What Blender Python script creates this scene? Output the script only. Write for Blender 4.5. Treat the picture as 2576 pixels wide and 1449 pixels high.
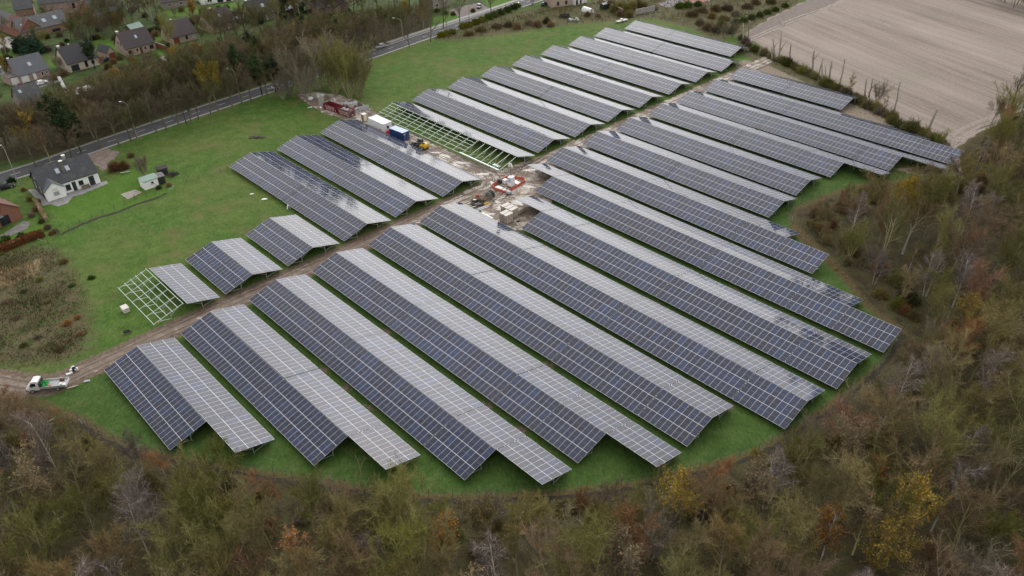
import bpy, bmesh, math, random
import numpy as np
from mathutils import Vector, Matrix
R = math.radians
random.seed(7); rng = np.random.default_rng(11)
scene = bpy.context.scene
for o in list(bpy.data.objects): bpy.data.objects.remove(o)
COL = scene.collection

# ------------------------------------------------------------------ camera
CAM_F, CAM_P, CAM_R, CAM_H = 1955.7, 0.60998, -0.016773, 92.85      # focal length in px of a 2576 px wide picture
YAW = -0.81119                                                        # heading of the panel rows
SUN_EL, SUN_AZ = R(33), R(4)                                          # the bright part of the overcast sky, ahead of the camera
def setup_camera():
    cd = bpy.data.cameras.new('camera'); co = bpy.data.objects.new('camera', cd); COL.objects.link(co)
    p, r = CAM_P, CAM_R
    fw = Vector((0, math.cos(p), -math.sin(p))); up = Vector((0, math.sin(p), math.cos(p))); rt = Vector((1, 0, 0))
    rt2 = math.cos(r)*rt + math.sin(r)*up; up2 = -math.sin(r)*rt + math.cos(r)*up
    m = Matrix((rt2, up2, -fw)).transposed().to_4x4(); m.translation = (0, 0, CAM_H)
    co.matrix_world = m
    cd.sensor_width = 36; cd.lens = 36*CAM_F/2576; cd.clip_start = 1; cd.clip_end = 6000
    scene.camera = co
setup_camera()
# ------------------------------------------------------------------ sky and sun
def setup_light():
    w = bpy.data.worlds.new('World'); scene.world = w; w.use_nodes = True
    nt = w.node_tree; bg = nt.nodes['Background']
    sk = nt.nodes.new('ShaderNodeTexSky'); sk.sky_type = 'NISHITA'; sk.sun_disc = False
    sk.sun_elevation = SUN_EL; sk.sun_rotation = SUN_AZ; sk.air_density = 1.0; sk.dust_density = 6.0; sk.ozone_density = 1.0
    hs = nt.nodes.new('ShaderNodeHueSaturation'); hs.inputs['Saturation'].default_value = 0.12; hs.inputs['Value'].default_value = 1.0
    nt.links.new(sk.outputs[0], hs.inputs['Color'])
    ad = nt.nodes.new('ShaderNodeMix'); ad.data_type = 'RGBA'; ad.blend_type = 'ADD'; ad.inputs[0].default_value = 1.0        # thick even cloud over the sky's own gradient
    sc_ = nt.nodes.new('ShaderNodeMix'); sc_.data_type = 'RGBA'; sc_.blend_type = 'MULTIPLY'; sc_.inputs[0].default_value = 1.0; sc_.inputs[7].default_value = (.55, .55, .55, 1)
    nt.links.new(hs.outputs[0], sc_.inputs[6]); nt.links.new(sc_.outputs[2], ad.inputs[6]); ad.inputs[7].default_value = (4.95, 4.8, 4.72, 1)
    nt.links.new(ad.outputs[2], bg.inputs['Color'])
    bg.inputs['Strength'].default_value = 0.13
    l = bpy.data.lights.new('sun', 'SUN'); l.energy = 0.75; l.angle = R(78); l.color = (1.0, 0.965, 0.92)
    lo = bpy.data.objects.new('sun', l); COL.objects.link(lo)
    d = Vector((math.sin(SUN_AZ)*math.cos(SUN_EL), math.cos(SUN_AZ)*math.cos(SUN_EL), math.sin(SUN_EL)))
    lo.rotation_euler = d.to_track_quat('Z', 'Y').to_euler(); lo.location = (0, 0, 200)
    scene.view_settings.view_transform = 'Standard'; scene.view_settings.look = 'None'
    scene.view_settings.exposure = 0.22; scene.view_settings.gamma = 1.0
setup_light()
# ------------------------------------------------------------------ helpers
def gp(px, py, z=0.0):
    "point of the plane at height z seen at a pixel of the 2576 px wide photograph"
    X = (px-1288)/CAM_F; Y = (724.5-py)/CAM_F; c, s = math.cos(CAM_R), math.sin(CAM_R)
    a = X*c-Y*s; b = X*s+Y*c
    d = (a, math.cos(CAM_P)+b*math.sin(CAM_P), -math.sin(CAM_P)+b*math.cos(CAM_P))
    k = (z-CAM_H)/d[2]
    return (d[0]*k, d[1]*k)
def pix(x, y, z=0.0):
    p, r = CAM_P, CAM_R; z -= CAM_H
    d = y*math.cos(p)-z*math.sin(p); b0 = y*math.sin(p)+z*math.cos(p)
    a = x*math.cos(r)+b0*math.sin(r); b = -x*math.sin(r)+b0*math.cos(r)
    return (1288+CAM_F*a/d, 724.5-CAM_F*b/d)
def uv2w(u, v): return (u*math.cos(YAW)-v*math.sin(YAW), u*math.sin(YAW)+v*math.cos(YAW))

class MB:
    def __init__(s): s.v = []; s.f = []; s.mi = []; s.uv = {}
    def quad(s, a, b, c, d, mi=0):
        n = len(s.v); s.v += [tuple(a), tuple(b), tuple(c), tuple(d)]; s.f.append((n, n+1, n+2, n+3)); s.mi.append(mi); return len(s.f)-1
    def poly(s, pts, mi=0):
        n = len(s.v); s.v += [tuple(p) for p in pts]; s.f.append(tuple(range(n, n+len(pts)))); s.mi.append(mi); return len(s.f)-1
    def box(s, x0, x1, y0, y1, z0, z1, mi=0):
        n = len(s.v)
        s.v += [(x0,y0,z0),(x1,y0,z0),(x1,y1,z0),(x0,y1,z0),(x0,y0,z1),(x1,y0,z1),(x1,y1,z1),(x0,y1,z1)]
        for q in ((0,3,2,1),(4,5,6,7),(0,1,5,4),(1,2,6,5),(2,3,7,6),(3,0,4,7)): s.f.append(tuple(n+i for i in q)); s.mi.append(mi)
        return s
    def bar(s, p0, p1, w, h=None, mi=0):
        h = h or w; p0, p1 = Vector(p0), Vector(p1); d = (p1-p0).normalized()
        a = d.cross(Vector((0,0,1)));
        if a.length < 1e-4: a = Vector((1,0,0))
        a.normalize(); b = a.cross(d).normalized(); a = a*w/2; b = b*h/2; n = len(s.v)
        for p in (p0, p1): s.v += [tuple(p-a-b), tuple(p+a-b), tuple(p+a+b), tuple(p-a+b)]
        for q in ((0,1,2,3),(7,6,5,4),(0,4,5,1),(1,5,6,2),(2,6,7,3),(3,7,4,0)): s.f.append(tuple(n+i for i in q)); s.mi.append(mi)
        return s
    def tube(s, pts, rad, k=6, mi=0, cap=True):
        n0 = len(s.v); pts = [Vector(p) for p in pts]
        for i, p in enumerate(pts):
            d = (pts[min(i+1, len(pts)-1)]-pts[max(i-1, 0)]).normalized()
            a = d.cross(Vector((0,0,1)))
            if a.length < 1e-3: a = Vector((1,0,0))
            a.normalize(); b = d.cross(a)
            r = rad[i] if hasattr(rad, '__len__') else rad
            for j in range(k):
                t = 2*math.pi*j/k; s.v.append(tuple(p+a*(r*math.cos(t))+b*(r*math.sin(t))))
        for i in range(len(pts)-1):
            for j in range(k):
                A = n0+i*k+j; B = n0+i*k+(j+1)%k; s.f.append((A, B, B+k, A+k)); s.mi.append(mi)
        if cap:
            s.f.append(tuple(n0+j for j in range(k))[::-1]); s.mi.append(mi)
            s.f.append(tuple(n0+(len(pts)-1)*k+j for j in range(k))); s.mi.append(mi)
        return s
    def cyl(s, c, r, h, k=12, mi=0, r2=None): return s.tube([(c[0],c[1],c[2]), (c[0],c[1],c[2]+h)], [r, r if r2 is None else r2], k, mi)
    def blob(s, c, rx, ry, rz, seed=0, amp=.18, seg=10, rings=6, mi=0):
        rr = random.Random(seed); n0 = len(s.v)
        for i in range(rings+1):
            t = math.pi*i/rings
            for j in range(seg):
                a = 2*math.pi*j/seg; q = 1+rr.uniform(-amp, amp)
                s.v.append((c[0]+rx*q*math.sin(t)*math.cos(a), c[1]+ry*q*math.sin(t)*math.sin(a), c[2]+rz*q*math.cos(t)))
        for i in range(rings):
            for j in range(seg):
                A = n0+i*seg+j; B = n0+i*seg+(j+1)%seg; s.f.append((A, A+seg, B+seg, B)); s.mi.append(mi)
        return s
    def build(s, name, mats, parent=None, loc=None, rz=0, smooth=False, bevel=0):
        me = bpy.data.meshes.new(name); me.from_pydata(s.v, [], s.f)
        mats = mats if isinstance(mats, (list, tuple)) else [mats]
        for m in mats: me.materials.append(m)
        if len(mats) > 1: me.polygons.foreach_set('material_index', s.mi)
        if smooth: me.polygons.foreach_set('use_smooth', [True]*len(s.f))
        if s.uv:
            ul = me.uv_layers.new(name='UVMap')
            for fi, uvs in s.uv.items():
                for li, q in zip(me.polygons[fi].loop_indices, uvs): ul.data[li].uv = q
        me.update()
        if bevel:
            bm = bmesh.new(); bm.from_mesh(me); bmesh.ops.remove_doubles(bm, verts=bm.verts, dist=1e-4)
            bmesh.ops.bevel(bm, geom=[e for e in bm.edges], offset=bevel, segments=2, affect='EDGES', clamp_overlap=True)
            bm.to_mesh(me); bm.free()
        o = bpy.data.objects.new(name, me); COL.objects.link(o)
        if parent is not None: o.parent = parent
        if loc is not None: o.location = loc if len(loc) == 3 else (loc[0], loc[1], 0)
        o.rotation_euler.z = rz
        return o
def tag(o, label=None, cat=None, group=None, kind=None):
    for k, v in (('label', label), ('category', cat), ('group', group), ('kind', kind)):
        if v: o[k] = v
    return o
def thing(name, label, cat, loc, rz=0, group=None):
    o = bpy.data.objects.new(name, None); COL.objects.link(o); o.empty_display_size = .3
    o.location = loc if len(loc) == 3 else (loc[0], loc[1], 0); o.rotation_euler.z = rz
    return tag(o, label, cat, group)
def copy_tree(o, parent=None):
    c = o.copy(); COL.objects.link(c)
    if parent is not None: c.parent = parent
    for ch in [x for x in KIDS.get(o, [])]: copy_tree(ch, c)
    return c
KIDS = {}

# ------------------------------------------------------------------ materials
class N:
    def __init__(s, name):
        s.m = bpy.data.materials.new(name); s.m.use_nodes = True; s.t = s.m.node_tree; s.b = s.t.nodes['Principled BSDF']
    def n(s, typ, ins=None, **kw):
        q = s.t.nodes.new(typ)
        for k, v in kw.items(): setattr(q, k, v)
        for k, v in (ins or {}).items(): s.set(q.inputs[k], v)
        return q
    def set(s, sock, v):
        if isinstance(v, bpy.types.NodeSocket): s.t.links.new(v, sock)
        elif isinstance(v, bpy.types.Node): s.t.links.new(v.outputs[0], sock)
        else:
            if isinstance(v, (tuple, list)) and len(v) == 3 and len(sock.default_value) == 4: v = (*v, 1)
            sock.default_value = v
    def math(s, op, a, b=None, c=None):
        q = s.t.nodes.new('ShaderNodeMath'); q.operation = op
        for i, v in enumerate((a, b, c)):
            if v is not None: s.set(q.inputs[i], v)
        return q.outputs[0]
    def noise(s, scale, detail=4, rough=.55, vec=None, dist=0):
        q = s.n('ShaderNodeTexNoise', {'Scale': scale, 'Detail': detail, 'Roughness': rough, 'Distortion': dist})
        s.set(q.inputs['Vector'], vec if vec is not None else s.pos()); return q.outputs[0]
    def pos(s):
        if not hasattr(s, '_p'): s._p = s.n('ShaderNodeNewGeometry').outputs['Position']
        return s._p
    def obj(s):
        if not hasattr(s, '_o'): s._o = s.n('ShaderNodeTexCoord').outputs['Object']
        return s._o
    def rnd(s):
        if not hasattr(s, '_r'): s._r = s.n('ShaderNodeObjectInfo').outputs['Random']
        return s._r
    def attr(s, name): return s.n('ShaderNodeAttribute', attribute_name=name).outputs['Fac']
    def ramp(s, fac, *stops):
        q = s.n('ShaderNodeValToRGB'); e = q.color_ramp.elements
        while len(e) < len(stops): e.new(.5)
        for el, (p, c) in zip(e, stops): el.position = p; el.color = (*c, 1) if len(c) == 3 else c
        s.set(q.inputs[0], fac); return q.outputs[0]
    def step(s, fac, a, b): return s.n('ShaderNodeMapRange', {'Value': fac, 'From Min': a, 'From Max': b}).outputs[0]
    def mix(s, f, a, b):
        q = s.t.nodes.new('ShaderNodeMix'); q.data_type = 'RGBA'
        s.set(q.inputs[0], f); s.set(q.inputs[6], a); s.set(q.inputs[7], b); return q.outputs[2]
    def bump(s, h, strength=.5, dist=.1): s.set(s.b.inputs['Normal'], s.n('ShaderNodeBump', {'Height': h, 'Strength': strength, 'Distance': dist}))
    def out(s, color=None, rough=None, metal=None, **kw):
        if color is not None: s.set(s.b.inputs['Base Color'], color)
        if rough is not None: s.set(s.b.inputs['Roughness'], rough)
        if metal is not None: s.set(s.b.inputs['Metallic'], metal)
        for k, v in kw.items(): s.set(s.b.inputs[k], v)
        return s.m
M = {}
def plain(name, c, rough=.7, metal=0, var=.12, scale=3.0, bump=0):
    "a painted or raw surface with worn, slightly uneven tone"
    q = N(name); f = q.noise(scale, 5, .6, q.obj())
    col = q.mix(q.step(f, .35, .7), tuple(x*(1-var) for x in c), tuple(min(1, x*(1+var)) for x in c))
    if bump: q.bump(f, bump, .05)
    M[name] = q.out(col, rough, metal); return M[name]
def mat_panel():
    q = N('solar_glass'); uv = q.n('ShaderNodeTexCoord').outputs['UV']
    sp = q.n('ShaderNodeSeparateXYZ', {0: uv}); U, V = sp.outputs[0], sp.outputs[1]
    def line(x, w):                                    # 1 on a line at whole numbers
        f = q.math('FRACT', x); e = q.math('MINIMUM', f, q.math('SUBTRACT', 1.0, f)); return q.math('LESS_THAN', e, w)
    lu = line(U, .0150); lv = line(V, .0135)
    mid = q.math('MULTIPLY', line(q.math('ADD', V, .5), .006), .55)
    frame = q.math('MAXIMUM', lu, lv)
    idv = q.n('ShaderNodeCombineXYZ', {0: q.math('FLOOR', U), 1: q.math('FLOOR', V), 2: q.math('MULTIPLY', q.rnd(), 97.0)})
    wn = q.n('ShaderNodeTexWhiteNoise', {0: idv}); wn.noise_dimensions = '3D'
    big = q.noise(.05, 3, .6)
    t = q.math('ADD', q.math('MULTIPLY', wn.outputs[0], .75), q.math('MULTIPLY', big, .35))
    cell = q.ramp(t, (.1, (.022, .028, .052)), (.5, (.024, .034, .070)), (.75, (.026, .039, .084)), (.97, (.026, .050, .122)))
    dirt = q.noise(.9, 5, .65)
    cell = q.mix(q.math('MULTIPLY', q.math('FRACT', q.math('MULTIPLY', q.rnd(), 13.7)), .35), cell, (.018, .022, .040))
    cell = q.mix(q.math('MULTIPLY', dirt, .09), cell, (.30, .28, .26))
    cell = q.mix(mid, cell, (.33, .34, .36))
    col = q.mix(frame, cell, (.72, .74, .77))
    rough = q.math('ADD', .07, q.math('MULTIPLY', frame, .25))
    M['panel'] = q.out(col, rough, 0, **{'IOR': 1.32, 'Specular Tint': (1.0, .93, .87, 1.0)})
mat_panel()
plain('galvanised', (.52, .56, .56), .42, .55, .12, 6)
plain('aluminium_edge', (.6, .62, .64), .4, .3)
plain('backsheet', (.22, .23, .24), .8)
plain('frame_pale', (.46, .55, .50), .45, .25, .1)
# ------------------------------------------------------------------ ground
def P(*pts): return [gp(*p) for p in pts]
def inside(px, py, poly):
    r = np.zeros(px.shape, bool); n = len(poly)
    for i in range(n):
        (x0, y0), (x1, y1) = poly[i], poly[(i+1) % n]
        if y0 == y1: continue
        c = ((y0 > py) != (y1 > py)) & (px < (x1-x0)*(py-y0)/(y1-y0)+x0); r ^= c
    return r
def dist_line(px, py, pts, closed=False):
    d = np.full(px.shape, 1e9); n = len(pts)
    for i in range(n if closed else n-1):
        (x0, y0), (x1, y1) = pts[i], pts[(i+1) % n]; dx, dy = x1-x0, y1-y0; L = dx*dx+dy*dy+1e-9
        t = np.clip(((px-x0)*dx+(py-y0)*dy)/L, 0, 1); d = np.minimum(d, np.hypot(px-x0-t*dx, py-y0-t*dy))
    return d
def soft(px, py, poly, w):
    "1 well inside, 0 well outside, soft over w metres"
    d = dist_line(px, py, poly, True); s = np.where(inside(px, py, poly), d, -d)
    return np.clip(.5+s/(2*w), 0, 1)
WOOD_EDGE = [(-90,985),(60,1008),(120,1032),(200,1064),(250,1100),(330,1140),(450,1164),(560,1186),(644,1200),(856,1233),(1019,1257),(1200,1264),(1408,1252),
    (1513,1241),(1613,1228),(1760,1192),(1908,1148),(2002,1094),(2157,988),(2244,910),(2285,832),(2190,770),(2110,665),(2040,600),(2002,562),(2006,530),(2067,504),
    (2157,470),(2250,462),(2330,452),(2430,447),(2424,415),(2410,386),(2442,354),(2510,316),(2576,280),(2760,210)]
WOOD = P(*WOOD_EDGE)+[(300,250),(300,-40),(-300,-40),(-300,100),(-160,100)]
ROADSIDE = P((-60,418),(126,394),(250,352),(457,278),(575,243),(700,200),(889,142),(1000,105),(1090,70),(1060,30),(960,60),(860,80),(740,60),(640,90),(560,120),(470,128),(400,150),(330,165),(270,165),(200,200),(160,230),(60,240),(-60,300))
ROUGH_L = P((-90,660),(60,612),(160,622),(205,690),(245,800),(240,880),(150,925),(60,930),(-90,930))
ROUGH_T = P((1080,95),(1180,62),(1300,28),(1420,12),(1700,-30),(2040,-20),(2010,10),(1862,88),(1800,100),(1730,70),(1640,45),(1560,52),(1420,65),(1300,82),(1130,105))
ROUGH_R = P((1860,88),(1960,145),(2060,190),(2160,245),(2260,302),(2340,345),(2330,362),(2240,325),(2150,280),(2050,225),(1930,170),(1850,130))
SAND = P((1868,150),(1925,160),(2020,205),(2090,240),(2190,280),(2300,330),(2400,385),(2446,428),(2380,446),(2300,440),(2250,425),(2380,410),(2330,370),(2200,318),(2130,290),(2000,225),(1930,190),(1850,170))
MARGIN = P((1998,565),(2040,600),(2110,662),(2190,765),(2278,838),(2268,850),(2180,775),(2095,680),(2020,612),(1985,575))
REED = P((-60,690),(60,668),(100,650),(95,690),(30,715),(-60,740))
VILLAGE = P((-90,440),(60,415),(300,330),(575,235),(800,160),(1090,66),(1290,-10),(1290,-60),(-200,-60))
LAWNS = [P((105,512),(165,562),(205,556),(300,527),(430,488),(445,468),(385,452),(345,425),(275,455),(170,498)), P((-20,600),(95,562),(112,580),(50,622),(-20,632)),
    P((-20,118),(30,112),(35,145),(-20,160)), P((-20,165),(34,158),(38,190),(-20,205)), P((125,142),(152,138),(158,172),(120,168)), P((235,102),(300,96),(300,130),(240,124)),
    P((372,75),(420,66),(412,98),(392,104)), P((380,122),(416,118),(420,142),(392,148)), P((478,42),(510,38),(508,76),(484,72)), P((400,18),(560,8),(640,6),(560,30),(430,42)), P((690,18),(740,12),(735,34),(694,38)),
    P((1080,45),(1170,30),(1172,52),(1082,80)), P((1220,-5),(1290,-20),(1290,8),(1225,26)), P((262,140),(300,130),(300,155),(266,166)), P((560,45),(612,38),(612,60),(598,64))]
TRACK = [uv2w(-133.2, v) for v in (266, 240, 210, 180, 150, 125, 95, 70, 48, 36)]+P((205,935),(130,968),(60,968),(-100,940))
YARD = P((745,238),(800,232),(850,238),(905,256),(945,284),(1010,325),(1100,366),(1200,414),(1262,430),(1310,408),(1375,398),(1440,352),(1482,372),(1445,418),(1440,452),(1405,484),(1375,520),(1350,560),(1330,580),(1270,574),(1200,522),(1120,522),(1060,562),(1040,560),(1120,508),(1222,456),(1150,432),(1000,352),(890,306),(820,288),(770,258))
FIELD = P((1868,88),(1932,47),(2014,8),(2075,-18),(2240,-60),(2700,-20),(2700,225),(2576,262),(2440,350),(2405,376),(2345,348),(2262,305),(2162,248),(2062,193),(1962,146))
def build_ground():
    bx = np.concatenate([np.arange(-340, 340.1, 1.1)]); by = np.concatenate([np.arange(18, 470.1, 1.1)])
    nx, ny = len(bx), len(by); X, Y = np.meshgrid(bx, by); px, py = X.ravel(), Y.ravel()
    z = np.zeros(px.size)
    me = bpy.data.meshes.new('ground')
    idx = np.arange(nx*ny).reshape(ny, nx)
    q = np.stack([idx[:-1,:-1], idx[:-1,1:], idx[1:,1:], idx[1:,:-1]], -1).reshape(-1, 4)
    me.vertices.add(px.size); me.vertices.foreach_set('co', np.stack([px, py, z], 1).ravel())
    me.loops.add(q.size); me.loops.foreach_set('vertex_index', q.ravel()); me.polygons.add(len(q))
    me.polygons.foreach_set('loop_start', np.arange(0, q.size, 4)); me.polygons.foreach_set('loop_total', np.full(len(q), 4)); me.update()
    def att(name, v): a = me.attributes.new(name, 'FLOAT', 'POINT'); a.data.foreach_set('value', v.astype(np.float32))
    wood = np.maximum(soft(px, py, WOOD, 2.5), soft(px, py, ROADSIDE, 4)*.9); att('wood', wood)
    rough = np.maximum.reduce([soft(px, py, ROUGH_L, 9)*.92, soft(px, py, ROUGH_T, 5), soft(px, py, ROUGH_R, 3)]); att('rough', rough)
    att('margin', np.maximum.reduce([soft(px, py, MARGIN, 2), np.clip(1-dist_line(px, py, WOOD[:len(WOOD_EDGE)])/4.0, 0, 1)*.8]))
    att('sand', soft(px, py, SAND, 2.2))
    att('reed', soft(px, py, REED, 3))
    lawn = np.zeros(px.size)
    for L in LAWNS: lawn = np.maximum(lawn, soft(px, py, L, .7))
    att('lawn', lawn); att('village', soft(px, py, VILLAGE, 3))
    mud = np.maximum(np.clip(1-(dist_line(px, py, TRACK)-1.4)/3.4, 0, 1), soft(px, py, YARD, 2.5))
    # bare worn spots in the lanes between the rows, under the gaps of the tables
    for (u, v) in ((-102, 49), (-95, 49.5), (-88, 49), (-103, 64), (-74, 64), (-66, 64), (-74, 79), (-45, 93), (-103, 108), (-72, 108), (-63, 123)):
        mud = np.maximum(mud, np.clip(1-np.hypot(px-uv2w(u, v)[0], py-uv2w(u, v)[1])/3.2, 0, 1)*.75)
    att('mud', mud)
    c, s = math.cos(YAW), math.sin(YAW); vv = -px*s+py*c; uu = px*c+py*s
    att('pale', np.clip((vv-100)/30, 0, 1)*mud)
    # grass in the lanes of the array is coloured darker than in the open meadow
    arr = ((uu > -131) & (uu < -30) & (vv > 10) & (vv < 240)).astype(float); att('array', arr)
    o = bpy.data.objects.new('ground', me); COL.objects.link(o); o['kind'] = 'structure'
    m = N('ground'); P1 = m.noise(.035, 4, .6); P2 = m.noise(.35, 5, .65); P3 = m.noise(1.6, 6, .7); P4 = m.noise(.11, 4, .6)
    sc = m.n('ShaderNodeVectorMath', {0: m.pos(), 1: (1.2, .45, 1)}, operation='MULTIPLY').outputs[0]; P5 = m.noise(1.9, 3, .6, sc)
    t = m.math('ADD', m.math('MULTIPLY', P2, .5), m.math('MULTIPLY', P5, .5))
    g = m.ramp(t, (.28, (.033, .068, .013)), (.5, (.064, .126, .022)), (.68, (.118, .188, .046)))
    g = m.mix(m.step(P1, .42, .66), g, m.ramp(t, (.3, (.058, .090, .020)), (.65, (.140, .180, .050))))
    g = m.mix(m.math('MULTIPLY', m.step(m.math('ADD', P4, m.math('MULTIPLY', m.math('SUBTRACT', P2, .5), .5)), .54, .72), .6), g, (.145, .115, .055))
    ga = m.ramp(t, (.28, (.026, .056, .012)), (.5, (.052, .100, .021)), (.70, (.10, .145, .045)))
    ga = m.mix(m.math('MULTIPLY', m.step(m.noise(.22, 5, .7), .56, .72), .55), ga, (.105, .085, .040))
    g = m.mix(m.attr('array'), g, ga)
    lw = m.ramp(t, (.3, (.050, .110, .014)), (.7, (.10, .19, .03)))
    vil = m.ramp(m.math('ADD', m.math('MULTIPLY', P2, .5), m.math('MULTIPLY', P4, .5)), (.36, (.040, .042, .022)), (.48, (.055, .080, .026)), (.56, (.065, .105, .028)), (.68, (.12, .105, .075)))
    g = m.mix(m.attr('village'), g, vil); g = m.mix(m.attr('lawn'), g, lw)
    rg = m.ramp(P2, (.28, (.040, .038, .020)), (.42, (.075, .085, .032)), (.52, (.125, .095, .060)), (.62, (.075, .110, .034)), (.75, (.17, .135, .09)))
    def blend(base, col, a, spread=.35): return m.mix(m.step(m.math('ADD', a, m.math('MULTIPLY', m.math('SUBTRACT', P3, .5), spread*2)), .42, .6), base, col)
    g = blend(g, rg, m.attr('rough'), .45)
    g = blend(g, m.ramp(P3, (.3, (.17, .12, .06)), (.7, (.33, .25, .14))), m.attr('reed'), .4)
    g = blend(g, m.ramp(P3, (.3, (.05, .045, .018)), (.5, (.10, .075, .035)), (.7, (.15, .12, .06))), m.attr('margin'), .5)
    g = blend(g, m.ramp(P3, (.3, (.13, .10, .07)), (.7, (.34, .29, .23))), m.attr('sand'), .4)
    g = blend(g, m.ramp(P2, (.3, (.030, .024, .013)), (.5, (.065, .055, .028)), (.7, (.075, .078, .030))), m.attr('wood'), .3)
    mudc = m.ramp(P3, (.3, (.085, .062, .045)), (.55, (.165, .125, .095)), (.72, (.24, .20, .16)))
    g = blend(g, mudc, m.attr('mud'), .5)
    m.bump(m.math('ADD', P3, m.math('MULTIPLY', P5, 1.2)), .9, .25)
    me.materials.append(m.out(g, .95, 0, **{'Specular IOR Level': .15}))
    far = MB(); far.quad((-3000,-3000,-.4), (3000,-3000,-.4), (3000,3000,-.4), (-3000,3000,-.4))
    q = N('far_land'); f = q.noise(.02, 5, .6)
    far.build('far_land', q.out(q.ramp(f, (.35, (.05, .07, .025)), (.6, (.10, .09, .05)), (.7, (.05, .045, .025))), .95))['kind'] = 'structure'
build_ground()
def sheet(name, poly, mat, z, jag=0, stepm=1.0):
    rr = random.Random(hash(len(poly)*31)); pts = []
    for i in range(len(poly)):
        a, b = Vector(poly[i]), Vector(poly[(i+1) % len(poly)]); n = max(1, int((b-a).length/stepm)) if jag else 1
        for k in range(n):
            p = a.lerp(b, k/n); pts.append((p.x+rr.uniform(-jag, jag), p.y+rr.uniform(-jag, jag), z))
    bm = bmesh.new(); f = bm.faces.new([bm.verts.new(p) for p in pts]); f.normal_update()
    if f.normal.z < 0: f.normal_flip()
    bmesh.ops.triangulate(bm, faces=[f]); me = bpy.data.meshes.new(name); bm.to_mesh(me); bm.free(); me.materials.append(mat)
    o = bpy.data.objects.new(name, me); COL.objects.link(o); o['kind'] = 'structure'; return o
def strip_poly(pts, w0, w1=None):
    w1 = w0 if w1 is None else w1; L, Rr = [], []
    for i, p in enumerate(pts):
        a = Vector(pts[max(i-1, 0)]); b = Vector(pts[min(i+1, len(pts)-1)]); d = (b-a).normalized(); n = Vector((-d.y, d.x)); p = Vector(p)
        L.append(tuple(p+n*w0)); Rr.append(tuple(p-n*w1))
    return L+Rr[::-1]
def smooth_line(pts, n=6):
    pts = [Vector(p) for p in pts]; out = []
    for i in range(len(pts)-1):
        p0, p1, p2, p3 = pts[max(i-1,0)], pts[i], pts[i+1], pts[min(i+2, len(pts)-1)]
        for k in range(n):
            t = k/n; out.append(tuple(.5*((2*p1)+(-p0+p2)*t+(2*p0-5*p1+4*p2-p3)*t*t+(-p0+3*p1-3*p2+p3)*t**3)))
    return out+[tuple(pts[-1])]
# dirt track and site yard: rutted mud with pale wet chalk
def mat_mud(name, pale):
    m = N(name); a = m.noise(.5, 6, .68); b = m.noise(2.2, 6, .7); w = m.noise(.22, 5, .65, None, 1.2)
    c = m.ramp(m.math('ADD', m.math('MULTIPLY', a, .6), m.math('MULTIPLY', b, .4)), (.32, (.095, .068, .050)), (.5, (.185, .138, .105)), (.66, (.29, .235, .195)))
    c = m.mix(m.math('MULTIPLY', m.step(w, .62-pale, .70-pale), m.step(b, .36, .6)), c, (.60, .55, .49))
    wet = m.step(m.noise(.16, 4, .6), .58, .66)
    m.bump(m.math('ADD', a, b), .7, .2)
    return m.out(c, m.math('SUBTRACT', .9, m.math('MULTIPLY', wet, .55)), 0)
M['mud'] = mat_mud('mud', .0); M['chalk_mud'] = mat_mud('chalk_mud', .15)
tl = smooth_line(TRACK, 8)
sheet('dirt_track', strip_poly(tl, 1.7, 1.6), M['mud'], .012, .45, .8)
sheet('site_yard', YARD, M['chalk_mud'], .024, .5, 1.2)
sheet('lane_mud', strip_poly(smooth_line([uv2w(-133.4, v) for v in (118, 140, 165, 190, 215, 240, 258)], 6), 2.6, 2.3), M['chalk_mud'], .018, .5, 1.0)
def blob_poly(x, y, rx, ry, a, seed):
    rr = random.Random(seed); out = []
    for k in range(26):
        t = 2*math.pi*k/26; q = 1+.28*math.sin(2*t+seed)+.16*math.sin(5*t+seed*3)+rr.uniform(-.08, .08); u, v = rx*q*math.cos(t), ry*q*math.sin(t); out.append((x+u*math.cos(a)-v*math.sin(a), y+u*math.sin(a)+v*math.cos(a)))
    return out
q = N('rut_mud'); f = q.noise(1.5, 6, .7); rut = q.out(q.ramp(f, (.35, (.055, .040, .029)), (.65, (.13, .10, .075))), .7)
def offset_line(pts, k):
    out = []
    for i, p in enumerate(pts):
        a = Vector(pts[max(i-1, 0)]); b = Vector(pts[min(i+1, len(pts)-1)]); d = (b-a).normalized(); out.append((p[0]-d.y*k, p[1]+d.x*k))
    return out
for k in (-.85, .85): sheet('wheel_rut', strip_poly(offset_line(tl, k), .2), rut, .032, .10, .7)
for a in (((1050,372),(1120,400),(1190,428),(1225,450),(1205,485),(1150,512)), ((1060,366),(1130,394),(1205,424),(1245,452),(1215,495),(1165,520)), ((960,322),(1040,360),(1140,404),(1240,440),(1310,430),(1370,400)), ((1100,378),(1180,408),(1262,436),(1330,420),(1390,388)), ((1330,400),(1300,440),(1250,500),(1180,520)), ((870,268),(930,300),(1000,338),(1060,366)), ((1255,520),(1265,545),(1290,556)), ((880,262),(945,294),(1015,332),(1072,360))):
    l = smooth_line(P(*a), 6); sheet('wheel_rut', strip_poly(l, .16), rut, .034, .08, .7); sheet('wheel_rut', strip_poly(offset_line(l, 1.5), .16), rut, .036, .08, .7)
q = N('puddle'); f = q.noise(.8, 4, .6); pud = q.out(q.ramp(f, (.4, (.15, .12, .10)), (.6, (.24, .21, .18))), .3)
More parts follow.
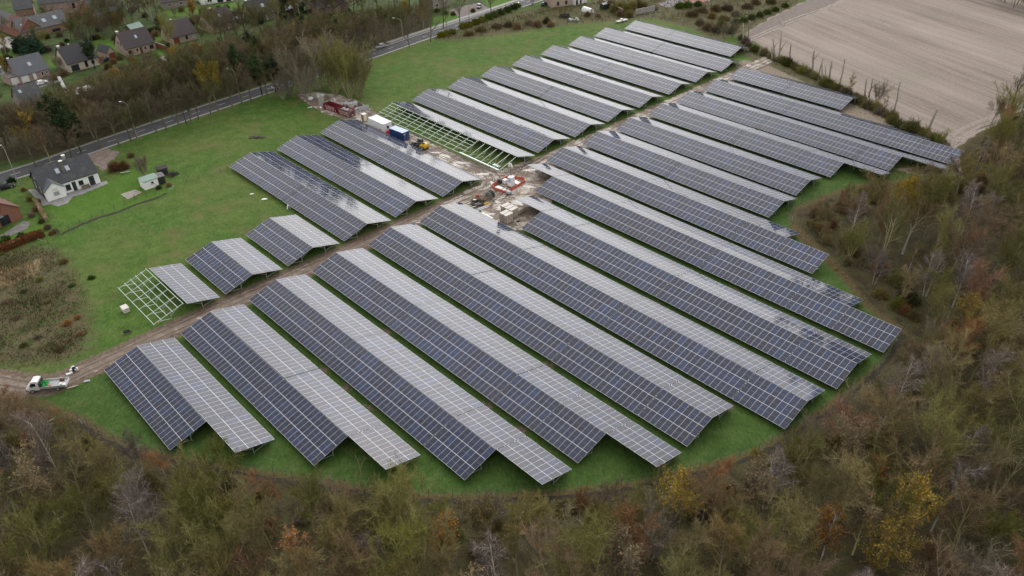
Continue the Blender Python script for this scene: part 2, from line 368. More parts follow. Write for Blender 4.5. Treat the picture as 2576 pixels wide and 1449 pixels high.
for i, (X, Y, rx, ry) in enumerate(((1120,392,1.6,.7),(1165,410,2.2,.8),(1215,438,1.4,.8),(1240,462,1.2,.6),(1300,510,2.0,1.0),(1262,524,1.7,.9),(1248,508,1.1,.6),(1330,470,1.6,.7),(1330,428,2.2,.7),(1400,392,1.8,.6),(1540,345,1.5,.5),(1640,268,2.2,.6),(1010,344,1.3,.6),(1095,384,1.2,.5),(1228,540,1.4,.6))):
    x, y = gp(X, Y); sheet('puddle', blob_poly(x, y, rx, ry, YAW+.5*(i % 3), i), pud, .040)
# field
def build_field():
    d = (Vector(gp(2576, 197))-Vector(gp(2087, 19))).normalized(); ang = math.atan2(d.y, d.x)
    m = N('field_soil'); mp = m.n('ShaderNodeMapping', {'Vector': m.pos(), 'Rotation': (0, 0, -ang)}); v = mp.outputs[0]
    mp2 = m.n('ShaderNodeMapping', {'Vector': v, 'Scale': (.02, .5, 1)}).outputs[0]; st = m.noise(1.0, 5, .7, mp2)
    mp3 = m.n('ShaderNodeMapping', {'Vector': v, 'Scale': (.004, .062, 1)}).outputs[0]; wide = m.noise(1.0, 4, .65, mp3)
    fine = m.noise(1.1, 6, .75); big = m.noise(.016, 4, .6)
    sy = m.n('ShaderNodeSeparateXYZ', {0: v}).outputs[1]
    tram = m.math('LESS_THAN', m.math('ABSOLUTE', m.math('SUBTRACT', m.math('FRACT', m.math('DIVIDE', m.math('ADD', sy, m.math('MULTIPLY', fine, .5)), 13.5)), .5)), .016)
    t = m.math('ADD', m.math('ADD', m.math('MULTIPLY', st, .30), m.math('MULTIPLY', wide, .30)), m.math('ADD', m.math('MULTIPLY', fine, .24), m.math('MULTIPLY', big, .20)))
    c = m.ramp(t, (.38, (.125, .102, .088)), (.48, (.235, .195, .168)), (.58, (.315, .268, .234)), (.70, (.41, .36, .318)))
    c = m.mix(m.math('MULTIPLY', tram, m.math('MULTIPLY', m.step(m.noise(.05, 3, .6), .4, .65), .38)), c, (.11, .088, .072))
    c = m.mix(m.math('MULTIPLY', m.step(m.noise(.03, 3, .6), .56, .66), .22), c, (.17, .20, .12))
    m.bump(m.math('ADD', fine, st), .8, .3)
    sheet('field', FIELD, m.out(c, .95, 0, **{'Specular IOR Level': .1}), .03, .6, 2.5)
    q = N('pale_soil'); f = q.noise(1.2, 5, .7); pm = q.out(q.ramp(f, (.35, (.19, .155, .135)), (.7, (.40, .345, .305))), .95)
    for a in (((1862,106),(1932,76),(2000,45),(2074,20),(2130,-4)), ((1880,105),(1932,82),(2005,50),(2080,22),(2140,-4))): sheet('wheel_track', strip_poly(smooth_line(P(*a), 6), .35), pm, .045, .12, 1.5)
    for a in (((2085,19),(2120,24),(2165,40),(2240,68)), ((1960,62),(1990,75),(2030,92)), ((2390,365),(2440,335),(2500,308),(2576,275)), ((2400,370),(2450,338),(2515,310),(2590,285)), ((2380,352),(2430,322),(2490,298),(2560,268))):
        l = smooth_line(P(*a), 5); sheet('wheel_track', strip_poly(l, .3), pm, .045, .12, 1.5); l2 = [(x+.9, y+1.5) for x, y in l]; sheet('wheel_track', strip_poly(l2, .3), pm, .045, .12, 1.5)
    q = N('headland_soil'); f = q.noise(.7, 6, .7); sheet('field_headland', P((1872,90),(1932,50),(2014,10),(2075,-16),(2140,-16),(2060,28),(1990,58),(1932,86),(1885,108)), q.out(q.ramp(f, (.3, (.11, .085, .075)), (.65, (.21, .17, .155))), .95), .038, .6, 2)
build_field()
# ------------------------------------------------------------------ road
RC = smooth_line([(-215,105),(-170,152),(-135.8,187.6),(-129.0,194.6),(-121.5,203.8),(-114.1,212.7),(-98.4,230.4),(-90.6,239.2),(-82.5,248.2),(-70.5,261.5),(-51.7,282.6),(-43.4,292.4),(-35.4,301.8),(-27.0,311.4),(-16.6,323.2),(1.5,343.6),(13.6,357.4),(60,410),(120,480)], 5)
def build_road():
    m = N('asphalt'); a = m.noise(3, 6, .7); b = m.noise(.15, 4, .6)
    m.bump(a, .3, .03)
    sheet('road', strip_poly(RC, 3.7), m.out(m.mix(m.step(b, .4, .65), m.ramp(a, (.3, (.040, .042, .046)), (.7, (.062, .064, .069))), (.078, .079, .083)), m.math('ADD', .78, m.math('MULTIPLY', b, .15))), .05)
    w = plain('road_paint', (.62, .62, .6), .7, 0, .2, 2)
    def off(k): 
        out = []
        for i, p in enumerate(RC):
            p0 = Vector(RC[max(i-1,0)]); p1 = Vector(RC[min(i+1,len(RC)-1)]); d = (p1-p0).normalized(); out.append((p[0]-d.y*k, p[1]+d.x*k))
        return out
    sheet('edge_line', strip_poly(off(-3.2), .11), w, .058); sheet('edge_line', strip_poly(off(3.25), .10), w, .058)
    mk = MB(); acc = 0
    for i in range(len(RC)-1):
        a, b = Vector(RC[i]), Vector(RC[i+1]); L = (b-a).length; d = (b-a)/L; n = Vector((-d.y, d.x))*.075; t = 0
        while t < L:
            ph = acc % 9.0
            if ph < 2.6:
                e = min(L, t+max(.02, 2.6-ph)); p, q = a+d*t, a+d*e; mk.quad((*(p-n), .059), (*(q-n), .059), (*(q+n), .059), (*(p+n), .059)); acc += e-t; t = e
            else: e = min(L, t+max(.02, 9.0-ph)); acc += e-t; t = e
    mk.build('lane_marking', w)['kind'] = 'structure'
    k = MB(); cc = plain('kerb_concrete', (.30, .29, .27), .85, 0, .2)
    for s in (3.75, -3.75):
        l = off(s)
        for i in range(len(l)-1): k.bar((*l[i], .05), (*l[i+1], .05), .25, .16)
    k.build('kerb', cc)['kind'] = 'structure'
    pv = off(5.6); n = len(RC); i0 = int(n*.62)
    sheet('pavement', strip_poly(pv[i0:], 1.1), plain('paving', (.27, .26, .25), .85, 0, .2, 1.2), .07)
build_road()
# ------------------------------------------------------------------ solar tables
TILT, HE, SL = .26752, .9, 6.86
ROWS = [('S1',27.0,-129.4,-101.7,-129.4,-91.9,[-101.5]),('S2',41.7,-129.8,-82.5,-129.8,-72.5,[-102.0,-82.4]),('S3',56.5,-130.5,-63.7,-130.5,-53.7,[-102.3,-73.8,-63.7]),
('S4',71.3,-130.5,-53.8,-130.5,-43.8,[-102.6,-73.8,-63.7,-53.8]),('S5',86.2,-130.8,-43.9,-130.8,-43.9,[-103.0,-73.9,-53.9]),('S6',100.7,-130.6,-35.0,-130.6,-35.0,[-102.3,-74.0,-45.1]),
('S7',115.6,-111.4,-33.7,-120.4,-33.7,[-111.3,-101.3,-72.7,-43.8]),('S8',130.7,-121.9,-32.4,-131.2,-42.5,[-121.7,-111.7,-101.4,-72.8,-52.5,-42.5]),('S9',145.3,-131.9,-54.4,-131.9,-64.5,[-103.7,-74.5,-64.4]),
('S10',159.9,-132.0,-73.3,-132.0,-73.3,[-103.6,-83.0]),('S11',174.1,-131.7,-74.3,-131.7,-74.3,[-103.1]),('S12',189.2,-131.6,-73.1,-131.6,-63.1,[-102.8,-83.0,-73.0]),
('S13',203.3,-131.7,-64.1,-131.7,-53.9,[-103.2,-73.9,-64.2]),('S14',217.8,-131.6,-53.9,-131.6,-63.6,[-103.5,-74.2,-63.6]),('S15',233.1,-132.0,-92.3,-132.0,-92.3,[-112.5]),
('W1',39.5,None,None,-153.6,-135.4,[]),('W2',54.1,-154.3,-135.6,-154.3,-135.6,[]),('W3',68.8,-154.6,-135.8,-154.6,-135.8,[]),('W4',83.3,-190.5,-135.8,-190.5,-135.8,[-163.1]),
('W5',98.1,-191.3,-136.2,-191.3,-136.2,[-163.7]),('W6',112.8,-192.0,-136.1,-192.0,-136.1,[-164.2]),('N1',132.4,None,None,-192.2,-136.3,[-163.9]),('N2',147.3,-192.9,-136.9,-192.9,-136.9,[-164.8]),
('N3',162.2,-193.1,-136.6,-193.1,-136.6,[-165.0]),('N4',177.0,-193.2,-136.9,-193.2,-136.9,[-165.4]),('N5',192.0,-193.4,-137.0,-193.4,-137.0,[-165.7]),('N6',207.2,-194.2,-137.1,-194.2,-137.1,[-166.6]),
('N7',222.1,-194.2,-137.4,-194.2,-137.4,[-166.9]),('N8',236.7,-194.2,-137.1,-194.2,-137.1,[-166.7]),('N9',251.9,-191.9,-143.4,-191.9,-143.4,[-172.7])]
ORD = ['nearest to', 'second from', 'third from', 'fourth from', 'fifth from', 'sixth from', 'seventh from', 'eighth from', 'ninth from', 'tenth from', 'eleventh from', 'twelfth from', 'thirteenth from', 'fourteenth from', 'farthest from']
LAB = {'S1': 'twin slope solar row nearest to the white flatbed truck, its right slope one block longer',
 'S2': 'twin slope solar row beside the dirt track, second from the white truck', 'S3': 'solar row whose near end reaches lowest in the photo, behind thin tree tops',
 'S4': 'long twin slope solar row, fourth from the white truck, right slope reaching further', 'S5': 'long twin slope solar row, fifth from the white truck, both slopes ending level',
 'S6': 'long solar row starting just left of the stacked wooden crates', 'S7': 'long twin slope solar row starting right beside the stacked wooden crates',
 'S8': 'long solar row by the orange barrier ring, one dark block alone at its far end', 'S9': 'long solar row starting just past the floodlight tower, ninth from the white truck',
 'S10': 'solar row tenth from the white truck, ending just above the grass bulge', 'S11': 'solar row right of the dirt lane, fifth from the ploughed field',
 'S12': 'solar row right of the dirt lane, fourth from the ploughed field, ending over dry grass', 'S13': 'solar row right of the dirt lane, third from the ploughed field',
 'S14': 'long solar row reaching furthest right along the field hedge, second from the ploughed field', 'S15': 'short solar row right of the lane, closest to the hedge with pollarded trunks',
 'W1': 'short single pale panel slope standing beside the bare square mounting frame', 'W2': 'short twin slope solar row second from the bare square frame',
 'W3': 'short twin slope solar row third from the bare square frame', 'W4': 'twin slope solar row nearest to the white house and garden',
 'W5': 'twin slope solar row, middle one of the three between garden and site cabin', 'W6': 'twin slope solar row right in front of the white site cabin and blue container',
 'N1': 'single dark slope solar row backing onto the long bare mounting frame', 'N2': 'twin slope solar row directly behind the long bare mounting frame row'}
for i, k in enumerate(['N3', 'N4', 'N5', 'N6', 'N7', 'N8', 'N9']): LAB[k] = 'solar row left of the dirt lane, %s the concrete fence at the top' % (ORD[6-i] if i < 6 else 'last row, nearest to')
LAB['N9'] = 'uppermost and farthest solar row of the array beside the concrete garden fence'
ct, st_ = math.cos(TILT), math.sin(TILT); HR = HE+SL*st_
def slope_pt(u, s, side, h=0.0):
    "point on a panel slope: s metres below the ridge, h above the panel face"
    return (u, side*(s*ct+h*st_), HR-s*st_+h*ct)
def panel_block(u0, u1, side, parent, du):
    n = max(1, round((u1-u0)/1.145)); mb = MB(); e = .045; s0, s1 = .07, SL; t = .045; u0 += e; u1 -= e
    a, b, c, d = slope_pt(u0, s0, side), slope_pt(u1, s0, side), slope_pt(u1, s1, side), slope_pt(u0, s1, side)
    A, B, C, D = [slope_pt(*q, side, -t) for q in ((u0, s0), (u1, s0), (u1, s1), (u0, s1))]
    if side > 0: fi = mb.quad(a, d, c, b, 0); mb.uv[fi] = [(0, 0), (0, 3), (n, 3), (n, 0)]; mb.quad(A, B, C, D, 2)
    else: fi = mb.quad(a, b, c, d, 0); mb.uv[fi] = [(0, 0), (n, 0), (n, 3), (0, 3)]; mb.quad(A, D, C, B, 2)
    for p, q, P_, Q in ((a, b, A, B), (b, c, B, C), (c, d, C, D), (d, a, D, A)): mb.quad(p, P_, Q, q, 1) if side < 0 else mb.quad(p, q, Q, P_, 1)
    o = mb.build('panel_block', [M['panel'], M['aluminium_edge'], M['backsheet']], parent); o.location.z = du; return o
POSTM = {}
def post_mesh(side):
    if side in POSTM: return POSTM[side]
    mb = MB(); zt = slope_pt(0, 3.1, side, -.2)
    mb.bar((0, zt[1], -.3), (0, zt[1], zt[2]), .12, .12)
    q = slope_pt(0, 6.0, side, -.16); mb.bar((0, zt[1]+side*.02, .35), (0.06, q[1], q[2]), .08, .08)
    q = slope_pt(0, .9, side, -.16); mb.bar((0, zt[1]-side*.02, 1.1), (0.06, q[1], q[2]), .06, .06)
    me = bpy.data.meshes.new('post'); me.from_pydata(mb.v, [], mb.f); me.materials.append(M['galvanised']); POSTM[side] = me; return me
def rack(u0, u1, side, parent, name='support_frame', mat=None, purl=(.25, 1.9, 2.7, 4.2, 5.0, 6.6), bay=4.1, pw=.09, rw=.1, drop=.1):
    mb = MB(); n = max(1, round((u1-u0-.8)/bay))
    for s in purl: mb.bar(slope_pt(u0+.05, s, side, -drop), slope_pt(u1-.05, s, side, -drop), pw, pw)
    us = [u0+.4+(u1-u0-.8)*k/n for k in range(n+1)]
    for u in us: mb.bar(slope_pt(u, .15, side, -drop-.08), slope_pt(u, 6.75, side, -drop-.08), rw, rw)
    mb.build(name, mat or M['galvanised'], parent)
    for u in us:
        o = bpy.data.objects.new('post', post_mesh(side)); COL.objects.link(o); o.parent = parent; o.location = (u, 0, 0)
def solar_table(name, v, uL0, uL1, uR0, uR1, br):
    us = [q for q in (uL0, uL1, uR0, uR1) if q is not None]; um = (min(us)+max(us))/2; x, y = uv2w(um, v)
    t = thing('solar_table', LAB[name], 'solar panels', (x, y, 0), YAW, 'rows of solar panels on steel tables')
    for side, a, b in ((-1, uL0, uL1), (1, uR0, uR1)):
        if a is None: continue
        cuts = [a]+[q for q in br if a+2 < q < b-2]+[b]
        for i in range(len(cuts)-1):
            gap = .07 if i else 0; panel_block(cuts[i]+gap-um, cuts[i+1]-um, side, t, rng.uniform(-.05, .05))
        rack(a-um, b-um, side, t)
    return t
for r in ROWS: solar_table(*r)
def bare_frame(label, v, u0, u1, side, full_to=None):
    um = (u0+u1)/2; x, y = uv2w(um, v)
    t = thing('mounting_frame', label, 'bare frame', (x, y, 0), YAW, 'bare mounting frames without panels')
    rack(u0-um, (full_to or u1)-um, side, t, 'rail_grid', M['frame_pale'], (.1, 1.35, 2.6, 3.85, 5.2, 6.75), 3.75, .095, .11)
    if full_to:
        mb = MB(); n = round((u1-full_to)/2.3)
        for k in range(1, n+1):
            u = full_to-um+(u1-full_to)*k/n; mb.bar(slope_pt(u, .15, side, -.18), slope_pt(u, 6.75, side, -.18), .13, .13)
            o = bpy.data.objects.new('post', post_mesh(side)); COL.objects.link(o); o.parent = t; o.location = (u, 0, 0)
        mb.build('rafters', M['frame_pale'], t)
        mb = MB(); mb.bar(slope_pt(full_to-um-1, 6.7, side, 0), slope_pt(u1-um, 6.7, side, 0), .42, .24); mb.build('eave_beam', M['frame_pale'], t)
    return t
bare_frame('bare square grid of pale rails without panels, on the grass near the white box', 39.1, -154.2, -136.0, -1)
bare_frame('long bare grid of pale rails without panels, behind the site cabin', 132.2, -191.8, -136.8, -1, -151.5)
# ------------------------------------------------------------------ trees
def mat_wood(name, c, var=.3, scale=2.0):
    q = N(name); f = q.noise(scale, 4, .6, q.obj()); r = q.rnd()
    hs = q.n('ShaderNodeHueSaturation', {'Hue': q.math('ADD', .49, q.math('MULTIPLY', r, .02)), 'Saturation': q.math('ADD', .92, q.math('MULTIPLY', r, .3)),
        'Value': q.math('ADD', .58, q.math('MULTIPLY', q.math('FRACT', q.math('MULTIPLY', r, 7.31)), .60)), 'Color': q.mix(f, tuple(x*(1-var) for x in c), tuple(x*(1+var) for x in c))})
    M[name] = q.out(hs.outputs[0], .9, 0, **{'Specular IOR Level': .15}); return M[name]
mat_wood('bark_olive', (.34, .32, .18)); mat_wood('bark_grey', (.34, .315, .26)); mat_wood('bark_birch', (.52, .48, .43), .35, 5); mat_wood('bark_dark', (.055, .046, .034))
mat_wood('twig_olive', (.215, .180, .085)); mat_wood('twig_brown', (.220, .160, .092)); mat_wood('twig_purple', (.190, .155, .140)); mat_wood('twig_rust', (.260, .150, .088)); mat_wood('twig_grey', (.225, .195, .140))
mat_wood('bark_road', (.15, .135, .10)); mat_wood('twig_road', (.170, .145, .082)); mat_wood('twig_green', (.145, .148, .062)); mat_wood('twig_dun', (.172, .135, .096)); mat_wood('twig_moss', (.185, .180, .062)); mat_wood('leaf_yellow', (.36, .25, .05)); mat_wood('leaf_orange', (.36, .165, .045)); mat_wood('leaf_tan', (.27, .20, .095)); mat_wood('leaf_dark', (.05, .075, .035)); mat_wood('leaf_green', (.07, .105, .028)); mat_wood('leaf_pale', (.20, .21, .10))
mat_wood('conifer', (.040, .075, .045)); mat_wood('beech_hedge', (.20, .075, .035)); mat_wood('hedge_green', (.035, .070, .022)); mat_wood('shrub_yellow', (.17, .17, .025)); mat_wood('shrub_dark', (.035, .040, .020)); mat_wood('bramble', (.115, .098, .048))
class Tree:
    def __init__(s, seed): s.r = random.Random(seed); s.wood = MB(); s.seg = []
    def vec(s): 
        r = s.r; v = Vector((r.gauss(0,1), r.gauss(0,1), r.gauss(0,1))); return v.normalized() if v.length > 1e-6 else Vector((0,0,1))
    def limb(s, p, d, L, rad, lev, maxlev, cfg):
        r = s.r; n = 5 if lev == 0 else (4 if lev == 1 else 3); pts = [p.copy()]; rads = [rad]; dirs = [d.copy()]
        for i in range(n):
            d = (d+s.vec()*cfg['wob'][lev]+Vector((0,0,cfg['up'][lev]))).normalized(); p = p+d*(L/n); pts.append(p.copy()); rads.append(max(rad*(1-.75*(i+1)/n), .02)); dirs.append(d.copy())
        s.wood.tube(pts, rads, 5 if lev == 0 else (4 if lev == 1 else 3), cap=False)
        if lev < maxlev:
            k = cfg['n'][lev]; t0 = cfg['from'][lev]
            for i in range(k):
                t = t0+(1-t0)*(i+r.uniform(.1, .9))/k; f = t*n; j = min(int(f), n-1); q = pts[j].lerp(pts[j+1], f-j); dd = dirs[j+1]
                ax = dd.cross(s.vec()); ax = ax.normalized() if ax.length > .05 else Vector((1,0,0))
                ang = R(r.uniform(*cfg['ang'][lev])); nd = (Matrix.Rotation(ang, 3, ax) @ dd)
                rr = rads[j]*(1-(f-j))+rads[j+1]*(f-j)
                s.limb(q, nd, L*cfg['len'][lev]*r.uniform(.7, 1.15)*(1-cfg['taper'][lev]*t), rr*r.uniform(.45, .65), lev+1, maxlev, cfg)
        if lev >= cfg['twlev']:
            k = int(cfg['tw']*L+r.random())
            for i in range(n): s.seg.append((*pts[i], *(pts[i+1]-pts[i]), *dirs[i+1], k/n*(1 if i or lev > 1 else .5)))
    def twigs(s, cfg, rn):
        "thin twigs in two orders along every limb, as arrays: foot, direction, length, width"
        S = np.array(s.seg); cnt = np.floor(S[:, 9]+rn.random(len(S))).astype(int); S = np.repeat(S, cnt, 0); m = len(S)
        p = S[:, 0:3]+S[:, 3:6]*rn.random((m, 1)); d = S[:, 6:9]*cfg.get('along', .8)+rn.normal(size=(m, 3))*.52; d[:, 2] += cfg['twup']; d /= np.linalg.norm(d, axis=1)[:, None]
        L = rn.uniform(.5, 1.15, m)*cfg['twl']; out = [(p, d, L, np.full(m, 1.0))]
        for k in range(3):
            p2 = p+d*(L*rn.uniform(.3, 1.0, m))[:, None]; d2 = d+rn.normal(size=(m, 3))*.5; d2[:, 2] += cfg['twup']*.6; d2 /= np.linalg.norm(d2, axis=1)[:, None]
            out.append((p2, d2, L*rn.uniform(.4, .75, m), np.full(m, .65)))
        return [np.concatenate(q) for q in zip(*out)]
def cards(tw, width, rn):
    p, d, L, w = tw; a = np.cross(d, rn.normal(size=d.shape)); a /= np.linalg.norm(a, axis=1)[:, None]+1e-9; a *= (w*width*.5)[:, None]; q = p+d*L[:, None]
    return np.stack([p-a, p+a, q+a*.4, q-a*.4], 1).reshape(-1, 3)
def quads_mesh(name, parts):
    "one mesh of loose quads; parts = [(vertex array, material)]"
    V = np.concatenate([v for v, m in parts]); n = len(V); me = bpy.data.meshes.new(name)
    me.vertices.add(n); me.vertices.foreach_set('co', V.astype(np.float32).ravel()); me.loops.add(n); me.loops.foreach_set('vertex_index', np.arange(n))
    me.polygons.add(n//4); me.polygons.foreach_set('loop_start', np.arange(0, n, 4)); me.polygons.foreach_set('loop_total', np.full(n//4, 4))
    for v, m in parts: me.materials.append(m)
    if len(parts) > 1: me.polygons.foreach_set('material_index', np.concatenate([np.full(len(v)//4, i) for i, (v, m) in enumerate(parts)]))
    me.update(); return me
def leaf_quads(p, size, rn):
    m = len(p); a = rn.normal(size=(m, 3)); a /= np.linalg.norm(a, axis=1)[:, None]; b = np.cross(a, rn.normal(size=(m, 3))); b /= np.linalg.norm(b, axis=1)[:, None]+1e-9
    s = (size*rn.uniform(.6, 1.3, m))[:, None]; a = a*s; b = b*s*.7
    return np.stack([p-a, p-b, p+a, p+b], 1).reshape(-1, 3)
CFG_ALDER = dict(wob=(.06, .13, .2, .25), up=(.12, .12, .08, .05), n=(11, 6, 4), ang=((20, 48), (25, 55), (25, 60)), len=(.55, .5, .5), taper=(.35, .3, .2), twlev=1, tw=11, twup=.25, twl=.95)
CFG_ALDER['from'] = (.25, .25, .2)
CFG_BROAD = dict(wob=(.08, .16, .22, .28), up=(.05, .10, .06, .03), n=(8, 7, 5), ang=((28, 62), (28, 60), (30, 65)), len=(.85, .5, .48), taper=(.3, .25, .2), twlev=1, tw=12, twup=.2, twl=.9)
CFG_BROAD['from'] = (.45, .25, .2)
CFG_BIRCH = dict(wob=(.07, .12, .2, .25), up=(.2, .06, -.05, -.1), n=(18, 5, 3), ang=((30, 60), (25, 55), (25, 60)), len=(.34, .45, .5), taper=(.55, .3, .2), twlev=1, tw=12, twup=-.05, twl=.8)
CFG_BIRCH['from'] = (.28, .2, .2)
CFG_COPPICE = dict(wob=(.06, .12, .2, .25), up=(.1, .1, .06, .03), n=(6, 5, 4), ang=((12, 35), (20, 50), (25, 60)), len=(.6, .45, .5), taper=(.2, .3, .2), twlev=0, tw=10, twup=.3, twl=.85)
CFG_COPPICE['from'] = (.2, .2, .2)
TREES = {}
def proto(key, cfg, H, rad, seed, bark, twig, leaf=None, stems=1, tw_w=.05, leafs=.16, spread=.5, maxlev=2, twmul=1, leafp=0.0):
    t = Tree(seed); c = dict(cfg); c['tw'] = c['tw']*twmul*.8; rad = rad*1.25; c['leaf'] = leafp
    for k in range(stems):
        if stems == 1: d = Vector((t.r.uniform(-.06, .06), t.r.uniform(-.06, .06), 1)).normalized(); p = Vector((0, 0, -.2))
        else: a = 2*math.pi*k/stems+t.r.uniform(-.4, .4); q = t.r.uniform(.25, 1)*spread; d = Vector((math.cos(a)*q, math.sin(a)*q, 1)).normalized(); p = Vector((math.cos(a)*.3, math.sin(a)*.3, -.2))
        f = cfg is CFG_BROAD
        t.limb(p, d, H*(.62 if f else .9)*t.r.uniform(.88, 1.05), rad, 0, maxlev, c)
    rn = np.random.default_rng(seed+50); tw = t.twigs(c, rn); parts = [(cards(tw, tw_w, rn), M[twig])]
    if leaf:
        sel = rn.random(len(tw[0])) < leafp; parts.append((leaf_quads(tw[0][sel]+tw[1][sel]*(tw[2][sel]*rn.uniform(.3, 1.1, sel.sum()))[:, None], leafs, rn), M[leaf]))
    me = bpy.data.meshes.new('trunk'); me.from_pydata(t.wood.v, [], t.wood.f); me.materials.append(M[bark])
    TREES[key] = (me, quads_mesh('crown', parts), H)
proto('alder1', CFG_ALDER, 13.5, .17, 1, 'bark_olive', 'twig_olive'); proto('alder2', CFG_ALDER, 14.5, .18, 2, 'bark_olive', 'twig_moss', stems=2, spread=.18, twmul=.7)
proto('alder3', CFG_ALDER, 12.5, .15, 3, 'bark_olive', 'twig_brown'); proto('broad1', CFG_BROAD, 13.5, .2, 4, 'bark_olive', 'twig_olive'); proto('broad2', CFG_BROAD, 14.5, .22, 5, 'bark_grey', 'twig_brown')
proto('broad3', CFG_BROAD, 12, .18, 6, 'bark_olive', 'twig_moss'); proto('birch1', CFG_BIRCH, 15.5, .13, 7, 'bark_birch', 'twig_purple'); proto('birch2', CFG_BIRCH, 14, .12, 8, 'bark_birch', 'twig_purple', stems=2, spread=.15, twmul=.7)
proto('birch3', CFG_BIRCH, 14, .12, 9, 'bark_birch', 'twig_brown', 'leaf_orange', leafp=.32); proto('gold1', CFG_ALDER, 13, .15, 10, 'bark_olive', 'twig_olive', 'leaf_yellow', leafp=.42, leafs=.13)
proto('rust1', CFG_ALDER, 12.5, .14, 12, 'bark_grey', 'twig_rust', twmul=1.15); proto('rust2', CFG_BROAD, 11.5, .16, 13, 'bark_grey', 'twig_rust')
proto('willow1', CFG_COPPICE, 9.5, .08, 14, 'bark_olive', 'twig_moss', stems=7, spread=.55, maxlev=2, twmul=.55); proto('willow2', CFG_COPPICE, 8.5, .07, 15, 'bark_grey', 'twig_grey', stems=7, spread=.6, maxlev=2, twmul=.55)
proto('tan1', CFG_ALDER, 12, .14, 16, 'bark_olive', 'twig_grey', 'leaf_tan', leafp=.45, leafs=.13); proto('sapling', CFG_BIRCH, 9, .06, 17, 'bark_birch', 'twig_brown', maxlev=1, twmul=1.6)
proto('ivy', CFG_ALDER, 13, .2, 18, 'bark_dark', 'shrub_dark', 'leaf_dark', leafp=1.0, leafs=.22, twmul=1.1); proto('pale1', CFG_ALDER, 11, .12, 19, 'bark_grey', 'twig_grey', 'leaf_pale', leafp=.9, leafs=.17)
proto('roadside1', CFG_BROAD, 17, .26, 20, 'bark_road', 'twig_road', twmul=.95); proto('roadside2', CFG_BROAD, 16, .24, 21, 'bark_road', 'twig_dun', twmul=.95); proto('roadside3', CFG_ALDER, 14, .22, 24, 'bark_road', 'twig_green', twmul=1.0); proto('roadside4', CFG_BROAD, 15.5, .22, 25, 'bark_road', 'twig_green', twmul=.95); proto('avenue', CFG_ALDER, 17, .24, 22, 'bark_road', 'twig_road', twmul=.55)
proto('orangetree', CFG_ALDER, 7, .1, 23, 'bark_dark', 'twig_brown', 'leaf_yellow', leafp=1.0, leafs=.2, twmul=1.2)
LOOK = {'alder': ('olive brown bare', 'alder_tree'), 'broad': ('wide crowned bare', 'bare_tree'), 'birch': ('white stemmed purple twigged', 'birch_tree'), 'gold': ('yellow leaved', 'yellow_leaved_tree'), 'rust': ('rust red twigged bare', 'bare_tree'),
    'willow': ('many stemmed mossy', 'willow_tree'), 'tan': ('tan leaved', 'tan_leaved_tree'), 'sapling': ('slender young pale stemmed', 'birch_sapling'), 'ivy': ('dark ivy clad', 'ivy_clad_tree'), 'pale': ('pale green leaved', 'pale_green_tree'),
    'roadside': ('tall wide crowned bare', 'roadside_tree'), 'avenue': ('tall upright bare', 'avenue_tree'), 'orangetree': ('small orange yellow leaved', 'yellow_leaved_tree')}
LOOK2 = {'alder1': 'olive brown bare', 'alder2': 'forked mossy green bare', 'alder3': 'reddish brown bare', 'broad1': 'wide olive crowned bare', 'broad2': 'wide brown crowned bare', 'broad3': 'wide mossy crowned bare', 'birch1': 'white stemmed purplish birch', 'birch2': 'twin stemmed purplish birch',
    'birch3': 'white stemmed orange flecked birch', 'gold1': 'yellow flecked', 'rust1': 'upright rust red', 'rust2': 'rounded rust red', 'willow1': 'many stemmed mossy green', 'willow2': 'many stemmed grey', 'tan1': 'tan flecked', 'sapling': 'slender young pale', 'ivy': 'dark ivy clad', 'pale1': 'pale green leaved',
    'roadside1': 'tall olive crowned bare', 'roadside2': 'tall dun crowned bare', 'roadside3': 'upright green brown bare', 'roadside4': 'broad green brown bare', 'avenue': 'tall upright bare', 'orangetree': 'small golden leaved'}
PLANTED = []
def plant(key, x, y, s=1.0, place='', rz=None, z=0, group=None, label=None, cat='tree', sz=1.0):
    tr, cr, H = TREES[key]; base = key.rstrip('0123456789')
    name = LOOK.get(base, (None, key))[1]
    t = thing(name, label, cat, (x, y, z), rng.uniform(0, 6.28) if rz is None else rz, group); t.scale = (s, s, s*sz)
    for nm, me in (('trunk', tr), ('crown', cr)):
        o = bpy.data.objects.new(nm, me); COL.objects.link(o); o.parent = t
    if not label: PLANTED.append([t, key, x, y, s, place])
    return t
